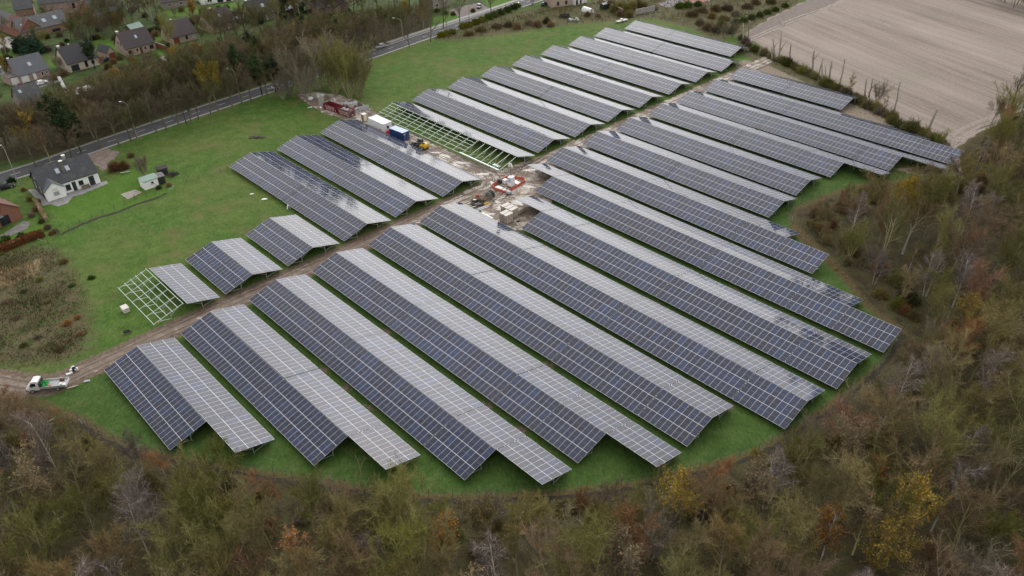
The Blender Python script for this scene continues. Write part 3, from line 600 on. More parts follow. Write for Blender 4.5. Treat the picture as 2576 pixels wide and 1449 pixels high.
# the wood below and right of the array
EDGE_PX = WOOD_EDGE+[(2760,1700),(-200,1700),(-200,985)]
def top_ok(x, y, h, allow):
    X, Y = pix(x, y, h); a = [pix(x-2.5, y, h*.85)[0], X, pix(x+2.5, y, h*.85)[0]]
    return all(inside(np.array([q]), np.array([Y+allow]), EDGE_PX)[0] for q in a)
def wood_trees():
    pts = []; edge = WOOD[:len(WOOD_EDGE)]
    E = [Vector(p) for p in edge]
    def ok(x, y, dmin):
        X, Y = np.array([x]), np.array([y])
        if not inside(X, Y, WOOD)[0]: return False
        d = dist_line(X, Y, edge)[0]
        if d < dmin: return False
        px, py = pix(x, y, 6)
        return -140 < px < 2700 and py < 1640
    tries = 0
    while len(pts) < 370 and tries < 60000:
        tries += 1; x = rng.uniform(-125, 235); y = rng.uniform(38, 265)
        if not ok(x, y, 3.2): continue
        depth = math.hypot(x, y); sep = 4.3 if depth < 135 else 5.0
        if any((x-a)**2+(y-b)**2 < sep*sep for a, b in pts): continue
        pts.append((x, y))
    keys = ['alder1']*4+['alder2']*4+['alder3']*4+['broad1']*4+['broad2']*4+['broad3']*3+['birch1']*4+['birch2']*3+['birch3']*1+['gold1']*2+['rust1']*2+['rust2']*2+['willow1']*3+['willow2']*2+['tan1']*2+['sapling']*2
    for x, y in pts:
        d = dist_line(np.array([x]), np.array([y]), edge)[0]
        near = d < 7
        k = keys[rng.integers(len(keys))]
        if near and k[:5] in ('birch', 'broad', 'alder') and rng.random() < .6: k = ['willow1', 'willow2', 'rust2', 'sapling', 'alder3'][rng.integers(5)]
        s = rng.uniform(.78, 1.1)*(.72 if near else 1.0)
        place = 'wood'
        sz = rng.uniform(.9, 1.1); H = TREES[k][2]; Y0 = pix(x, y)[1]; allow = (rng.uniform(0, 34) if rng.random() < .85 else 70) if Y0 > 1000 else rng.uniform(0, 30)
        while s > .38 and not top_ok(x, y, H*s*sz, allow): s *= .92
        if s <= .38: continue
        plant(k, x, y, s, place, sz=sz)
    # singled out trees seen in the photo
    for k, X, Y, s in (('birch3', 2524, 640, 1.0), ('pale1', 2395, 590, .9), ('gold1', 2470, 820, 1.05), ('tan1', 1176, 1262, .95), ('tan1', 940, 1320, .9), ('broad2', 530, 1235, .85), ('rust2', 1360, 1345, .8)):
        pass
wood_trees()
# ------------------------------------------------------------------ shrubs, hedges, undergrowth, roadside trees
BUSH = {}
def bush_proto(key, r, h, n, tw, leaf=None, seed=0, nleaf=0, leafs=.12, w=.05):
    rn = np.random.default_rng(seed+900); a = rn.uniform(0, 6.283, n); t = np.arccos(rn.uniform(0, 1, n)); d = np.stack([np.sin(t)*np.cos(a), np.sin(t)*np.sin(a), np.cos(t)], 1)
    lump = .72+.28*np.sin(3*a+seed)*np.sin(4*t+seed*2)+rn.normal(size=n)*.06; f = rn.uniform(.15, 1, n)**.55*lump
    p = d*f[:, None]*np.array([r, r, h]); p[:, 2] += .05; dd = d*.8+rn.normal(size=(n, 3))*.55; dd[:, 2] += .35; dd /= np.linalg.norm(dd, axis=1)[:, None]
    parts = [(cards((p, dd, rn.uniform(.3, .8, n), np.full(n, 1.0)), w, rn), M[tw])]
    if leaf:
        k = rn.integers(0, n, nleaf); parts.append((leaf_quads(p[k]+dd[k]*rn.uniform(.1, .6, (nleaf, 1)), leafs, rn), M[leaf]))
    BUSH[key] = (quads_mesh('shrub', parts), r)
bush_proto('olive', 1.9, 2.6, 2600, 'twig_olive', seed=1); bush_proto('brown', 2.0, 2.4, 2600, 'twig_brown', seed=2); bush_proto('dark', 1.8, 2.2, 1800, 'twig_moss', 'shrub_dark', 3, 2200); bush_proto('rust', 1.7, 2.3, 2600, 'twig_rust', seed=4)
bush_proto('green', 1.6, 1.7, 700, 'twig_moss', 'leaf_green', 5, 2600, .13); bush_proto('evergreen', 1.5, 1.7, 500, 'bark_dark', 'hedge_green', 6, 3200, .13); bush_proto('yellow', 1.7, 1.6, 600, 'twig_moss', 'shrub_yellow', 7, 2800, .13)
bush_proto('conifer', 5.2, 8.5, 2500, 'bark_dark', 'conifer', 12, 9000, .3); bush_proto('bramble', 2.2, 1.3, 1600, 'twig_brown', 'bramble', 8, 1800, .13); bush_proto('grey', 1.8, 2.2, 2600, 'twig_grey', seed=9); bush_proto('beech', 1.2, 1.5, 500, 'twig_brown', 'beech_hedge', 10, 2200, .11); bush_proto('mossy', 1.9, 2.8, 2600, 'twig_moss', seed=11)
BLOOK = {'olive': 'olive twiggy', 'brown': 'brown twiggy', 'dark': 'dark leafy', 'rust': 'rust red twiggy', 'green': 'bright green leafy', 'evergreen': 'dark evergreen', 'yellow': 'yellow green leafy', 'bramble': 'low sprawling bramble', 'grey': 'grey twiggy', 'beech': 'copper leaved', 'mossy': 'mossy green twiggy'}
BLOOK['conifer'] = 'broad blue green conifer'
def shrub(key, x, y, s=1.0, place='', label=None, sz=1.0, group=None):
    o = bpy.data.objects.new('bramble' if key == 'bramble' else 'shrub', BUSH[key][0]); COL.objects.link(o); o.location = (x, y, 0); o.rotation_euler.z = rng.uniform(0, 6.28); o.scale = (s, s, s*sz)
    tag(o, label, 'shrub', group)
    if not label: PLANTED.append([o, 'bush_'+key, x, y, s, place])
    return o
def scatter(poly, n, sep, fn, tries=9000):
    poly = [tuple(p) for p in poly]; xs = [p[0] for p in poly]; ys = [p[1] for p in poly]; pts = []
    for _ in range(tries):
        if len(pts) >= n: break
        x, y = rng.uniform(min(xs), max(xs)), rng.uniform(min(ys), max(ys))
        if not inside(np.array([x]), np.array([y]), poly)[0] or any((x-a)**2+(y-b)**2 < sep*sep for a, b in pts): continue
        q = pix(x, y, 2)
        if not (-60 < q[0] < 2640 and -60 < q[1] < 1540): continue
        pts.append((x, y)); fn(x, y)
    return pts
def pick(*k): return k[rng.integers(len(k))]
# shrubs along the edge of the wood
edge = WOOD[:len(WOOD_EDGE)]
def edge_shrubs():
    L = smooth_line(edge, 4); acc = 0
    for i in range(len(L)-1):
        a, b = Vector(L[i]), Vector(L[i+1]); acc += (b-a).length
        if acc > (1.0 if a.x > 60 else 1.5):
            acc = rng.uniform(-.4, .4); n = Vector((b.y-a.y, -(b.x-a.x))).normalized(); w_ = rng.uniform(1.8, 9.5); q = a+n*w_
            if not inside(np.array([q.x]), np.array([q.y]), WOOD)[0]: q = a-n*w_
            x, y = pix(q.x, q.y)
            if -40 < x < 2620 and y < 1480: shrub(pick('olive', 'brown', 'mossy', 'rust', 'bramble', 'grey', 'mossy', 'dark', 'olive'), q.x, q.y, (rng.uniform(.4, .7)+w_*.055)*(1.25 if a.x > 60 else 1.0), 'edge')
edge_shrubs()
def undergrowth():
    rn = np.random.default_rng(77); n = 170000; x = rn.uniform(-130, 235, n); y = rn.uniform(36, 300, n)
    k = inside(x, y, WOOD) & (dist_line(x, y, edge) > .6); x, y = x[k], y[k]
    h = np.sin(x*.35)*np.cos(y*.31)+np.sin(x*.11+y*.17); k = rn.random(len(x)) < np.clip(.5+.4*h, .12, 1); x, y, h = x[k], y[k], h[k]; n = len(x)
    p = np.stack([x, y, np.zeros(n)], 1); d = rn.normal(size=(n, 3))*.6; d[:, 2] = 1; d /= np.linalg.norm(d, axis=1)[:, None]; L = rn.uniform(.4, 1.3, n)*(1+.3*h)
    c = rn.integers(0, 4, n); parts = []
    for i, m in enumerate(('twig_olive', 'twig_grey', 'bramble', 'twig_moss')):
        q = c == i; parts.append((cards((p[q], d[q], L[q], np.full(q.sum(), 1.0)), .10, rn), M[m]))
    parts.append((leaf_quads(p+d*(L*rn.uniform(.2, .8, n))[:, None], .14, rn), M['bramble']))
    o = bpy.data.objects.new('undergrowth', quads_mesh('undergrowth', parts)); COL.objects.link(o); tag(o, 'low brown and olive undergrowth covering the floor of the wood', 'undergrowth', kind='stuff')
undergrowth()
def tufts(name, label, poly, n, mats, L, w, seed, lean=.5, cat='rough grass'):
    rn = np.random.default_rng(seed); xs = [p[0] for p in poly]; ys = [p[1] for p in poly]; x = rn.uniform(min(xs), max(xs), n); y = rn.uniform(min(ys), max(ys), n)
    k = inside(x, y, poly); x, y = x[k], y[k]; k = rn.random(len(x)) < np.clip(dist_line(x, y, poly, True)/5.0, .08, 1); x, y = x[k], y[k]; h = np.sin(x*.5+1)*np.cos(y*.43)+.6*np.sin(x*.19-y*.23); k = rn.random(len(x)) < np.clip(.55+.4*h, .08, 1); x, y = x[k], y[k]; n = len(x)
    p = np.stack([x, y, np.zeros(n)], 1); d = rn.normal(size=(n, 3))*lean; d[:, 2] = 1; d /= np.linalg.norm(d, axis=1)[:, None]; zone = np.sin(x*.21)*np.sin(y*.27+1)+rn.normal(size=n)*.45
    c = np.clip(((zone+1.3)/2.6*len(mats)).astype(int), 0, len(mats)-1); parts = []
    for i, m in enumerate(mats):
        q = c == i
        if q.sum(): parts.append((cards((p[q], d[q], rn.uniform(*L, q.sum()), np.full(q.sum(), 1.0)), w, rn), M[m]))
    o = bpy.data.objects.new(name, quads_mesh(name, parts)); COL.objects.link(o); tag(o, label, cat, kind='stuff')
tufts('rough_vegetation', 'rough brown and green weeds on the waste ground left of the bare frame', ROUGH_L, 40000, ('leaf_green', 'twig_moss', 'leaf_green', 'twig_grey', 'twig_brown', 'bramble', 'leaf_green'), (.2, .65), .11, 31)
tufts('rough_vegetation', 'rough dry weeds between the road, the far meadow and the ploughed field', ROUGH_T, 42000, ('twig_grey', 'bramble', 'twig_moss', 'leaf_green', 'twig_brown'), (.4, 1.1), .15, 32)
tufts('rough_vegetation', 'rough weeds at the foot of the field hedge', ROUGH_R, 9000, ('twig_grey', 'bramble', 'leaf_green', 'twig_brown'), (.3, .9), .13, 33)
tufts('edge_grass', 'rusty brown grass along the edge of the right hand wood', MARGIN, 9000, ('twig_rust', 'leaf_tan', 'bramble', 'leaf_tan'), (.3, .9), .12, 34)
tufts('margin_grass', 'long olive and tan grass along the fence between wood and array', strip_poly(smooth_line(edge, 3), 2.6, 3.2), 42000, ('leaf_green', 'bramble', 'leaf_tan', 'twig_moss', 'twig_brown', 'leaf_green'), (.25, .7), .10, 37)
tufts('dry_grass', 'dry reddish grass under the ends of the right hand rows', P((2150,440),(2230,415),(2330,400),(2400,425),(2390,448),(2250,460)), 5000, ('leaf_tan', 'twig_brown', 'leaf_tan'), (.4, .9), .1, 35)
tufts('reeds', 'tan dry reeds at the left edge of the photo', REED, 9000, ('leaf_tan', 'twig_grey', 'leaf_tan'), (.9, 1.7), .07, 36, .2, 'reeds')
for X, Y, k, s in ((170,815,'rust',.8),(205,840,'brown',.7),(195,800,'rust',.6),(60,870,'dark',.6),(120,760,'olive',.6),(40,800,'bramble',.7),(95,850,'grey',.6),(150,880,'bramble',.7),(230,700,'green',.7),(160,660,'brown',.8),(100,705,'mossy',.7),(180,720,'green',.6),(20,760,'bramble',.8),(60,735,'dark',.6)):
    x, y = gp(X, Y); shrub(k, x, y, s*.8, 'waste', sz=.6)
_vp = [p for p in RC if -140 < p[0] < 0]
def _off(k):
    out = []
    for i, p in enumerate(_vp):
        a = Vector(_vp[max(i-1, 0)]); b = Vector(_vp[min(i+1, len(_vp)-1)]); d = (b-a).normalized(); out.append((p[0]-d.y*k, p[1]+d.x*k))
    return out
tufts('verge_grass', 'rough dark grass and weeds on the meadow side verge of the road', strip_poly(_off(-6.2), 1.9), 14000, ('bramble', 'leaf_green', 'twig_moss', 'twig_brown'), (.3, .9), .13, 38)
# trees and shrubs along the road and between the houses
def road_pt(t, k):
    i = min(int(t*(len(RC)-1)), len(RC)-2); f = t*(len(RC)-1)-i; a, b = Vector(RC[i]), Vector(RC[i+1]); p = a.lerp(b, f); d = (b-a).normalized(); return (p.x-d.y*k, p.y+d.x*k)
def roadside():
    SKY = [(-80,240),(60,242),(130,238),(190,208),(260,188),(330,158),(400,152),(430,116),(500,110),(560,98),(640,88),(700,62),(800,34),(900,26),(1100,10)]
    def far(x, y):
        if dist_line(np.array([x]), np.array([y]), RC)[0] < 6.0: return
        k = pick('roadside1', 'roadside2', 'roadside3', 'roadside4', 'roadside1', 'roadside3', 'roadside4', 'roadside2', 'roadside1', 'ivy' if rng.random() < .35 else 'roadside3', 'gold1' if rng.random() < .3 else 'broad2')
        s = rng.uniform(.78, 1.05); H = TREES[k][2]
        for _ in range(12):
            X, Y = pix(x, y, H*s)
            if Y < np.interp(X, [p[0] for p in SKY], [p[1] for p in SKY])+rng.uniform(-26, 4): s *= .94
        if s > .42: plant(k, x, y, s, 'roadside')
    scatter(P((-60,415),(126,388),(250,345),(457,270),(575,236),(640,214),(600,180),(520,190),(430,225),(330,265),(260,285),(180,290),(100,330),(-60,370)), 120, 3.2, far)
    scatter(P((640,214),(720,190),(889,136),(1000,98),(1095,62),(1060,30),(960,55),(860,70),(740,70),(660,110),(600,180)), 120, 3.2, far)
    scatter(P((300,200),(330,175),(430,165),(560,140),(640,95),(600,180),(520,190),(430,225),(330,265),(260,285)), 60, 3.6, far)
    scatter(P((110,300),(130,240),(190,250),(270,240),(260,285),(180,290)), 9, 5.0, far)
    scatter(P((-20,270),(25,240),(20,300),(-20,350)), 4, 5.0, far)
roadside()
for X, Y, k, s in ((1171,152,'avenue',0),(1083,105,'avenue',1.0),(1157,62,'avenue',.85),(1115,72,'avenue',.8),(1236,40,'avenue',.75),(1030,118,'avenue',.62),(934,152,'roadside2',.95),(882,142,'roadside1',.8),(550,279,'gold1',1.15),(449,316,'roadside1',.8),(300,366,'roadside2',.85),(205,384,'ivy',.9),(128,406,'alder3',.8),(470,312,'roadside2',.7),(395,333,'roadside4',.8),(660,240,'ivy',.95),(694,232,'ivy',.9),(610,262,'roadside1',.85),(366,446,'willow2',.62),(255,374,'roadside1',.8),(330,354,'roadside4',.85),(420,326,'roadside2',.75),(500,300,'roadside1',.72),(530,290,'roadside4',.85),(585,273,'roadside3',.9),(632,257,'roadside2',.75),(345,350,'roadside3',.7),(480,308,'roadside3',.75),(672,243,'roadside1',.72),(180,396,'roadside2',.68),(90,420,'roadside1',.7)):
    if s:
        x, y = gp(X, Y); plant(k, x, y, s, 'verge')
for X, Y, k, s in ((730,238,'willow2',1.0),(760,232,'willow2',1.1),(800,225,'willow2',1.15),(845,235,'willow1',1.1),(880,245,'willow1',1.1),(905,246,'willow1',1.05),(865,222,'willow2',1.1),(830,205,'willow2',1.1),(775,250,'willow2',.8),(905,225,'willow2',1.0),(790,205,'alder3',.8),(740,215,'alder1',.75),(890,205,'broad3',.75),(712,250,'willow2',.6)):
    x, y = gp(X, Y); plant(k, x, y, s*1.4, 'entrance')
for X, Y, k, s in ((250,60,'broad3',.75),(285,45,'roadside1',.7),(315,60,'broad2',.75),(350,30,'roadside2',.75),(385,55,'broad2',.6),(130,38,'gold1',.55),(120,125,'broad3',.6),(205,85,'broad1',.72),(235,92,'broad2',.6),(265,85,'willow2',.7),(300,82,'willow1',.6),(20,15,'broad3',.6),(15,135,'gold1',.45),(22,205,'gold1',.55),(720,52,'ivy',.55),(760,60,'broad2',.75),(800,65,'roadside1',.7),(850,45,'broad1',.75),(890,40,'roadside2',.7),(930,25,'broad2',.8),(980,20,'rust2',.8),(1030,30,'broad1',.85),(1060,20,'roadside2',.8),(700,75,'alder2',.7),(770,25,'alder1',.7),(830,18,'pale1',.7),(570,108,'roadside1',.75),(600,125,'roadside2',.75),(540,120,'alder2',.8),(508,118,'alder1',.75),(640,80,'willow1',.8),(668,72,'broad3',.7),(430,130,'alder2',.75),(20,55,'broad2',.01),(1340,12,'willow2',.55)):
    if s > .1:
        x, y = gp(X, Y); plant(k, x, y, s*(1.35 if Y < 70 else 1.15), 'village')
for X, Y, k, s in ((232,104,'roadside1',1.0),(262,100,'roadside4',1.0),(290,88,'roadside3',1.0),(312,92,'roadside4',.8),(335,66,'roadside2',.95),(372,52,'roadside1',.9),(395,40,'roadside3',.9),(330,40,'roadside4',1.0),(300,30,'roadside2',1.0),(262,48,'roadside3',.95),(282,62,'roadside1',.95),(196,98,'willow1',.8),(180,104,'roadside4',.6),(212,112,'willow2',.7),(130,60,'roadside4',.6),(100,120,'roadside3',.6),(10,100,'roadside2',.6),(560,112,'roadside2',1.0),(585,120,'roadside1',.95),(620,96,'roadside3',.95),(660,88,'roadside4',.9),(700,66,'roadside1',.9),(745,48,'roadside3',1.0),(780,50,'roadside2',1.0),(815,62,'roadside4',1.0),(845,62,'roadside1',1.0),(880,58,'roadside2',1.0),(915,44,'roadside3',1.0),(950,40,'roadside1',1.0),(990,36,'roadside4',1.0),(1030,20,'roadside2',1.0),(1062,36,'roadside1',.9),(720,18,'roadside4',.8),(770,8,'roadside2',.8),(900,14,'roadside1',.9),(1000,8,'roadside2',.9),(440,42,'willow2',.5),(150,178,'willow2',.55),(240,172,'ivy',.75),(262,176,'rust2',.5)):
    x, y = gp(X, Y); plant(k, x, y, s, 'village')
for _ in range(70):
    X, Y = rng.uniform(0, 760), rng.uniform(20, 210); x, y = gp(X, Y)
    if Y < 215-X*.24 and Y > 150-X*.24-60: shrub(pick('dark', 'olive', 'mossy', 'evergreen', 'grey', 'brown', 'green'), x, y, rng.uniform(.5, 1.1), 'village')
x, y = gp(486, 48); plant('orangetree', x, y, .95, '', label='small golden yellow tree on the lawn in front of the long hedge', group=None)
for X, Y, k, s in ((180,140,'dark',1.0),(200,150,'evergreen',.9),(150,125,'rust',.8),(225,150,'dark',.8),(160,190,'brown',1.0),(140,200,'olive',.9),(285,160,'rust',.9),(300,150,'brown',.8),(272,172,'olive',.9),(330,150,'grey',.8),(370,150,'rust',.7),(520,62,'yellow',.7),(250,78,'grey',1.0),(235,100,'dark',.8),(305,110,'dark',.8),(290,100,'olive',.9),(560,160,'dark',1.0),(585,170,'yellow',.9),(520,180,'yellow',.7),(600,150,'dark',1.1),(20,150,'dark',1.0),(35,165,'olive',.8),(640,65,'evergreen',.9),(760,15,'evergreen',1.0),(850,10,'evergreen',1.2),(1100,30,'green',.9),(1120,35,'green',.8),(1140,38,'dark',.7),(1190,30,'dark',.7)):
    x, y = gp(X, Y); shrub(k, x, y, s, 'village')
for X, Y, k, s in ((330,395,'brown',.8),(290,428,'rust',1.6),(312,424,'rust',1.4),(350,410,'grey',.9),(30,460,'evergreen',1.1),(75,505,'mossy',.7),(90,530,'brown',.8),(80,545,'grey',.8),(105,560,'dark',.6),(120,575,'brown',.7),(130,590,'beech',.7),(105,592,'beech',.55),(98,600,'beech',.6),(140,585,'grey',.7),(55,598,'evergreen',1.0),(15,605,'green',1.0),(5,615,'green',.9),(5,640,'yellow',.5),(95,510,'dark',.7),(400,475,'dark',.6),(425,468,'brown',.6),(60,480,'rust',.6)):
    x, y = gp(X, Y); shrub(k, x, y, s*.75, 'garden')
x, y = gp(84, 134); o = shrub('conifer', x, y, 1.0, label='broad blue green conifer behind the grey tiled house with the white garage'); o.name = 'conifer_tree'; o['category'] = 'tree'
x, y = gp(52, 128); o = shrub('conifer', x, y, .7, label='smaller dark conifer at the left side of the broad blue green one'); o.name = 'conifer_tree'; o['category'] = 'tree'
x, y = gp(655, 58); o = shrub('conifer', x, y, .42, label='small dark green conifer in front of the house with the white door', sz=1.5); o.name = 'conifer_tree'; o['category'] = 'tree'
x, y = gp(553, 30); o = shrub('conifer', x, y, .3, label='small cone shaped conifer on the lawn of the white modern house', sz=1.3); o.name = 'conifer_tree'; o['category'] = 'tree'
# shrubs of the roadside strip at the top and by the field corner
for X, Y, k, s in ((1110,92,'yellow',1.2),(1125,88,'yellow',1.2),(1138,84,'yellow',1.1),(1165,70,'yellow',1.3),(1180,66,'yellow',1.3),(1196,60,'yellow',1.3),(1212,54,'yellow',1.3),(1228,48,'green',1.4),(1244,42,'green',1.4),(1260,36,'green',1.4),(1276,30,'green',1.4),(1290,24,'evergreen',1.3),(1300,19,'green',1.3),(1300,72,'brown',1.2),(1330,62,'grey',1.3),(1352,66,'brown',1.2),(1375,58,'dark',1.1),(1385,66,'brown',1.0),(1250,70,'bramble',1.3),(1210,78,'bramble',1.3),(1180,88,'bramble',1.1),(1280,66,'bramble',1.3),
    (1545,30,'mossy',1.5),(1560,24,'olive',1.6),(1575,30,'mossy',1.6),(1590,22,'olive',1.5),(1605,18,'mossy',1.5),(1560,40,'brown',1.2),(1582,42,'olive',1.3),(1535,20,'olive',1.5),(1620,20,'brown',1.2),(1645,24,'grey',1.1),(1478,40,'brown',.9),(1505,42,'grey',.8),(1710,20,'green',1.5),(1730,18,'green',1.5),(1755,15,'green',1.3),(1765,30,'bramble',1.5),(1800,28,'brown',1.3),(1830,25,'bramble',1.5),(1740,40,'bramble',1.4),(1790,45,'brown',1.2),(1850,40,'grey',1.3),(1760,62,'grey',1.3),(1780,75,'brown',1.4),(1800,80,'grey',1.4),(1815,70,'mossy',1.4),(1835,82,'grey',1.3),(1850,60,'green',1.2),(1870,55,'green',1.2),(1890,48,'green',1.2),(1910,42,'green',1.2),(1930,35,'green',1.2),(1950,28,'green',1.1),(1975,18,'green',1.1),(1820,50,'bramble',1.3),(1880,20,'bramble',1.4),(1900,10,'brown',1.3),(1940,8,'bramble',1.3)):
    x, y = gp(X, Y); shrub(k, x, y, s*.95, 'top')
# hedge between the array and the field with its cut trunks
HEDGE = [(1862,98),(1900,128),(1940,146),(1975,160),(2010,178),(2045,192),(2080,215),(2110,232),(2140,246),(2175,265),(2205,282),(2235,300),(2262,318),(2290,330),(2320,345),(2350,362),(2372,375)]
HL = smooth_line(P(*HEDGE), 5)
for i, (x, y) in enumerate(HL):
    if rng.random() < .9: shrub(pick('olive', 'grey', 'dark', 'mossy', 'mossy', 'grey', 'grey'), x+rng.uniform(-.8, .8), y+rng.uniform(-.8, .8), rng.uniform(.75, 1.25), 'hedge')
x, y = gp(2290, 336); shrub('mossy', x, y, 1.7, label='round mossy green bush at the lower end of the field hedge')
def cut_trunk(X, Y, tx, ty, r, fork, label):
    x, y = gp(X, Y); q = pix(x, y, 0); 
    # height and lean from the foot and the top seen in the photo (lean across the line of sight only)
    dep = math.hypot(math.hypot(x, y), CAM_H); k = dep/CAM_F; H = (Y-ty)*k/math.cos(math.atan2(CAM_H, math.hypot(x, y))); lean = (tx-pix(x, y, H)[0])*k
    rr = random.Random(int(X)); t = thing('pollarded_trunk', label, 'cut tree', (x, y, 0), 0, 'cut trunks in the hedge along the field')
    mb = MB(); w = lambda f: (lean*f+rr.uniform(-.12, .12), rr.uniform(-.15, .15), H*f); mb.tube([(0,0,-.2), w(.25), w(.5), w(.75), (lean, 0, H)], [r*1.25, r*1.05, r*.9, r*.75, r*.7], 7); mb.build('trunk', M['bark_grey'], t, smooth=True)
    for (f, a, L) in fork:
        s = (lean*f, 0, H*f); b = MB(); b.tube([s, (s[0]+a*L*.45, rr.uniform(-.2,.2), s[2]+L*.5), (s[0]+a*L, rr.uniform(-.3,.3), s[2]+L)], [r*.6, r*.5, r*.42], 6); b.build('limb', M['bark_grey'], t, smooth=True)
    nn = int(20+6*H); rn = np.random.default_rng(int(X)); zz = rn.uniform(.1, .98, nn)*H; p = np.stack([lean*zz/H, np.zeros(nn), zz], 1); d = rn.normal(size=(nn, 3)); d[:, 2] = np.abs(d[:, 2])+.5; d /= np.linalg.norm(d, axis=1)[:, None]
    o = bpy.data.objects.new('sprouts', quads_mesh('sprouts', [(cards((p, d, rn.uniform(.2, .7, nn), np.full(nn, 1.0)), .05, rn), M['twig_grey'])])); COL.objects.link(o); o.parent = t
for a in ((1942,150,1942,122,.28,[(.6,.25,1.6)],'low cut trunk with two stubs at the upper end of the field hedge'),(1949,147,1946,103,.3,[(.5,.4,2.2)],'tall leaning cut trunk with a side stub, left of the tallest one by the field'),(1959,150,1967,86,.34,[(.25,.45,4.5)],'tallest cut trunk near the upper end of the field hedge, with a long side limb'),(1986,158,1990.5,118,.24,[],'thin straight cut trunk alone between two clumps of the field hedge'),
    (2042,190,2049,136,.34,[(.62,.6,2.6)],'stout cut trunk with a forked top above the panel row'),(2057,193,2070.5,152,.22,[],'thin right leaning cut trunk beside the stout forked one'),(2070,212,2069,163,.24,[],'straight thin cut trunk, left one of three close together'),(2077,200,2077,168,.2,[],'shortest cut trunk of three close together in the field hedge'),(2086,200,2093,159,.32,[(.5,.3,1.5)],'thick cut trunk, right one of three close together'),
    (2112,220,2126,158,.32,[(.8,.2,.9),(.72,-.2,.8)],'tall cut trunk with short stubs at its top, beside a bare sapling'),(2176,242,2181,203,.26,[],'cut trunk left of the bushy stump in the field hedge'),(2186,245,2196,204,.26,[(.4,.5,2.0)],'leaning cut trunk with a side limb next to the bushy stump'),(2233,297,2245,269,.2,[],'short cut trunk beside the lone tall leaning pole trunk'),(2248,291,2266,217,.27,[],'lone tall slender cut trunk leaning right over the field'),
    (2328,343,2357,284,.4,[(.12,-.35,3.2)],'thick forked cut trunk at the lower corner of the field'),(2502,102,2502,65,.3,[],'one of two cut trunks'),):
    if a[0] < 2400: cut_trunk(*a)
for X, Y, tx, ty, l in ((1870,104,1870,65,'left one of the two bare cut trunks at the upper field corner'),(1880,105,1887,60,'right leaning one of the two bare cut trunks at the upper field corner')): cut_trunk(X, Y, tx, ty, .32, [], l)
for X, Y, k, s in ((2135,240,'sapling',.8),(2205,262,'willow2',.7),(2220,280,'sapling',.55),(2360,372,'willow1',.45),(2525,315,'willow1',1.0),(2490,320,'broad2',.65),(2560,300,'broad2',.7),(2545,275,'avenue',.85),(2520,345,'rust2',.8),(1842,92,'willow2',.6),(1820,95,'willow2',.55)):
    x, y = gp(X, Y); plant(k, x, y, s, 'field')
for i in range(14): x, y = gp(2500+i*9+rng.uniform(-3,3), 6+i*3.3+rng.uniform(-5, 3)); plant(pick('broad1', 'alder3', 'broad2', 'roadside2'), x+rng.uniform(0, 6), y+rng.uniform(4, 10), rng.uniform(.6, .8), 'farwood')
# ------------------------------------------------------------------ hedges and fences
def hedge(label, pts, w, h, leaf, core='shrub_dark', dens=60, name='hedge', size=.14):
    pts = [Vector(p) for p in pts]; mb = MB(); rn = np.random.default_rng(int(abs(pts[0].x*13+pts[0].y*7))); ps = []
    for a, b in zip(pts, pts[1:]):
        mb.bar((a.x, a.y, h*.46), (b.x, b.y, h*.46), w*.82, h*.9); L = (b-a).length; n = int(L*(w+2*h)*dens); d = (b-a)/L; nn = Vector((-d.y, d.x)); s = rn.random(n)*L; t = rn.random(n)*(w+2*h)
        off = np.where(t < h, -w/2, np.where(t > h+w, w/2, t-h-w/2))+rn.normal(size=n)*.07; z = np.where(t < h, t, np.where(t > h+w, t-h-w, h))+rn.normal(size=n)*.07+.12*np.sin(s*.9)
        ps.append(np.stack([a.x+d.x*s+nn.x*off, a.y+d.y*s+nn.y*off, np.maximum(z, .02)], 1))
    core_v = np.array([mb.v[i] for f in mb.f for i in f]); o = bpy.data.objects.new(name, quads_mesh(name, [(core_v, M[core]), (leaf_quads(np.concatenate(ps), size, rn), M[leaf])])); COL.objects.link(o); return tag(o, label, 'hedge')
hedge('copper beech hedge at the foot of the red brick garden', P((-20,644),(60,610),(112,592)), 1.5, 1.5, 'beech_hedge', 'twig_brown')
hedge('long clipped dark green hedge behind the gardens', P((340,97),(400,84),(450,72),(520,52),(598,44)), 1.6, 2.6, 'hedge_green'); hedge('clipped dark green hedge in front of the white modern house', P((602,45),(680,36),(765,26)), 1.6, 2.2, 'hedge_green')
hedge('low clipped hedge right of the house with the white door', P((702,50),(740,42),(790,30)), 1.2, 1.4, 'hedge_green'); hedge('clipped hedge beside the grey roofed house', P((-10,172),(18,160)), 1.2, 1.6, 'hedge_green')
hedge('narrow pale hedge on the side of the white house garden', P((90,508),(105,535),(118,556)), .8, 1.1, 'leaf_tan', 'twig_grey', 40)
plain('dark_wire', (.10, .11, .10), .6, .2)
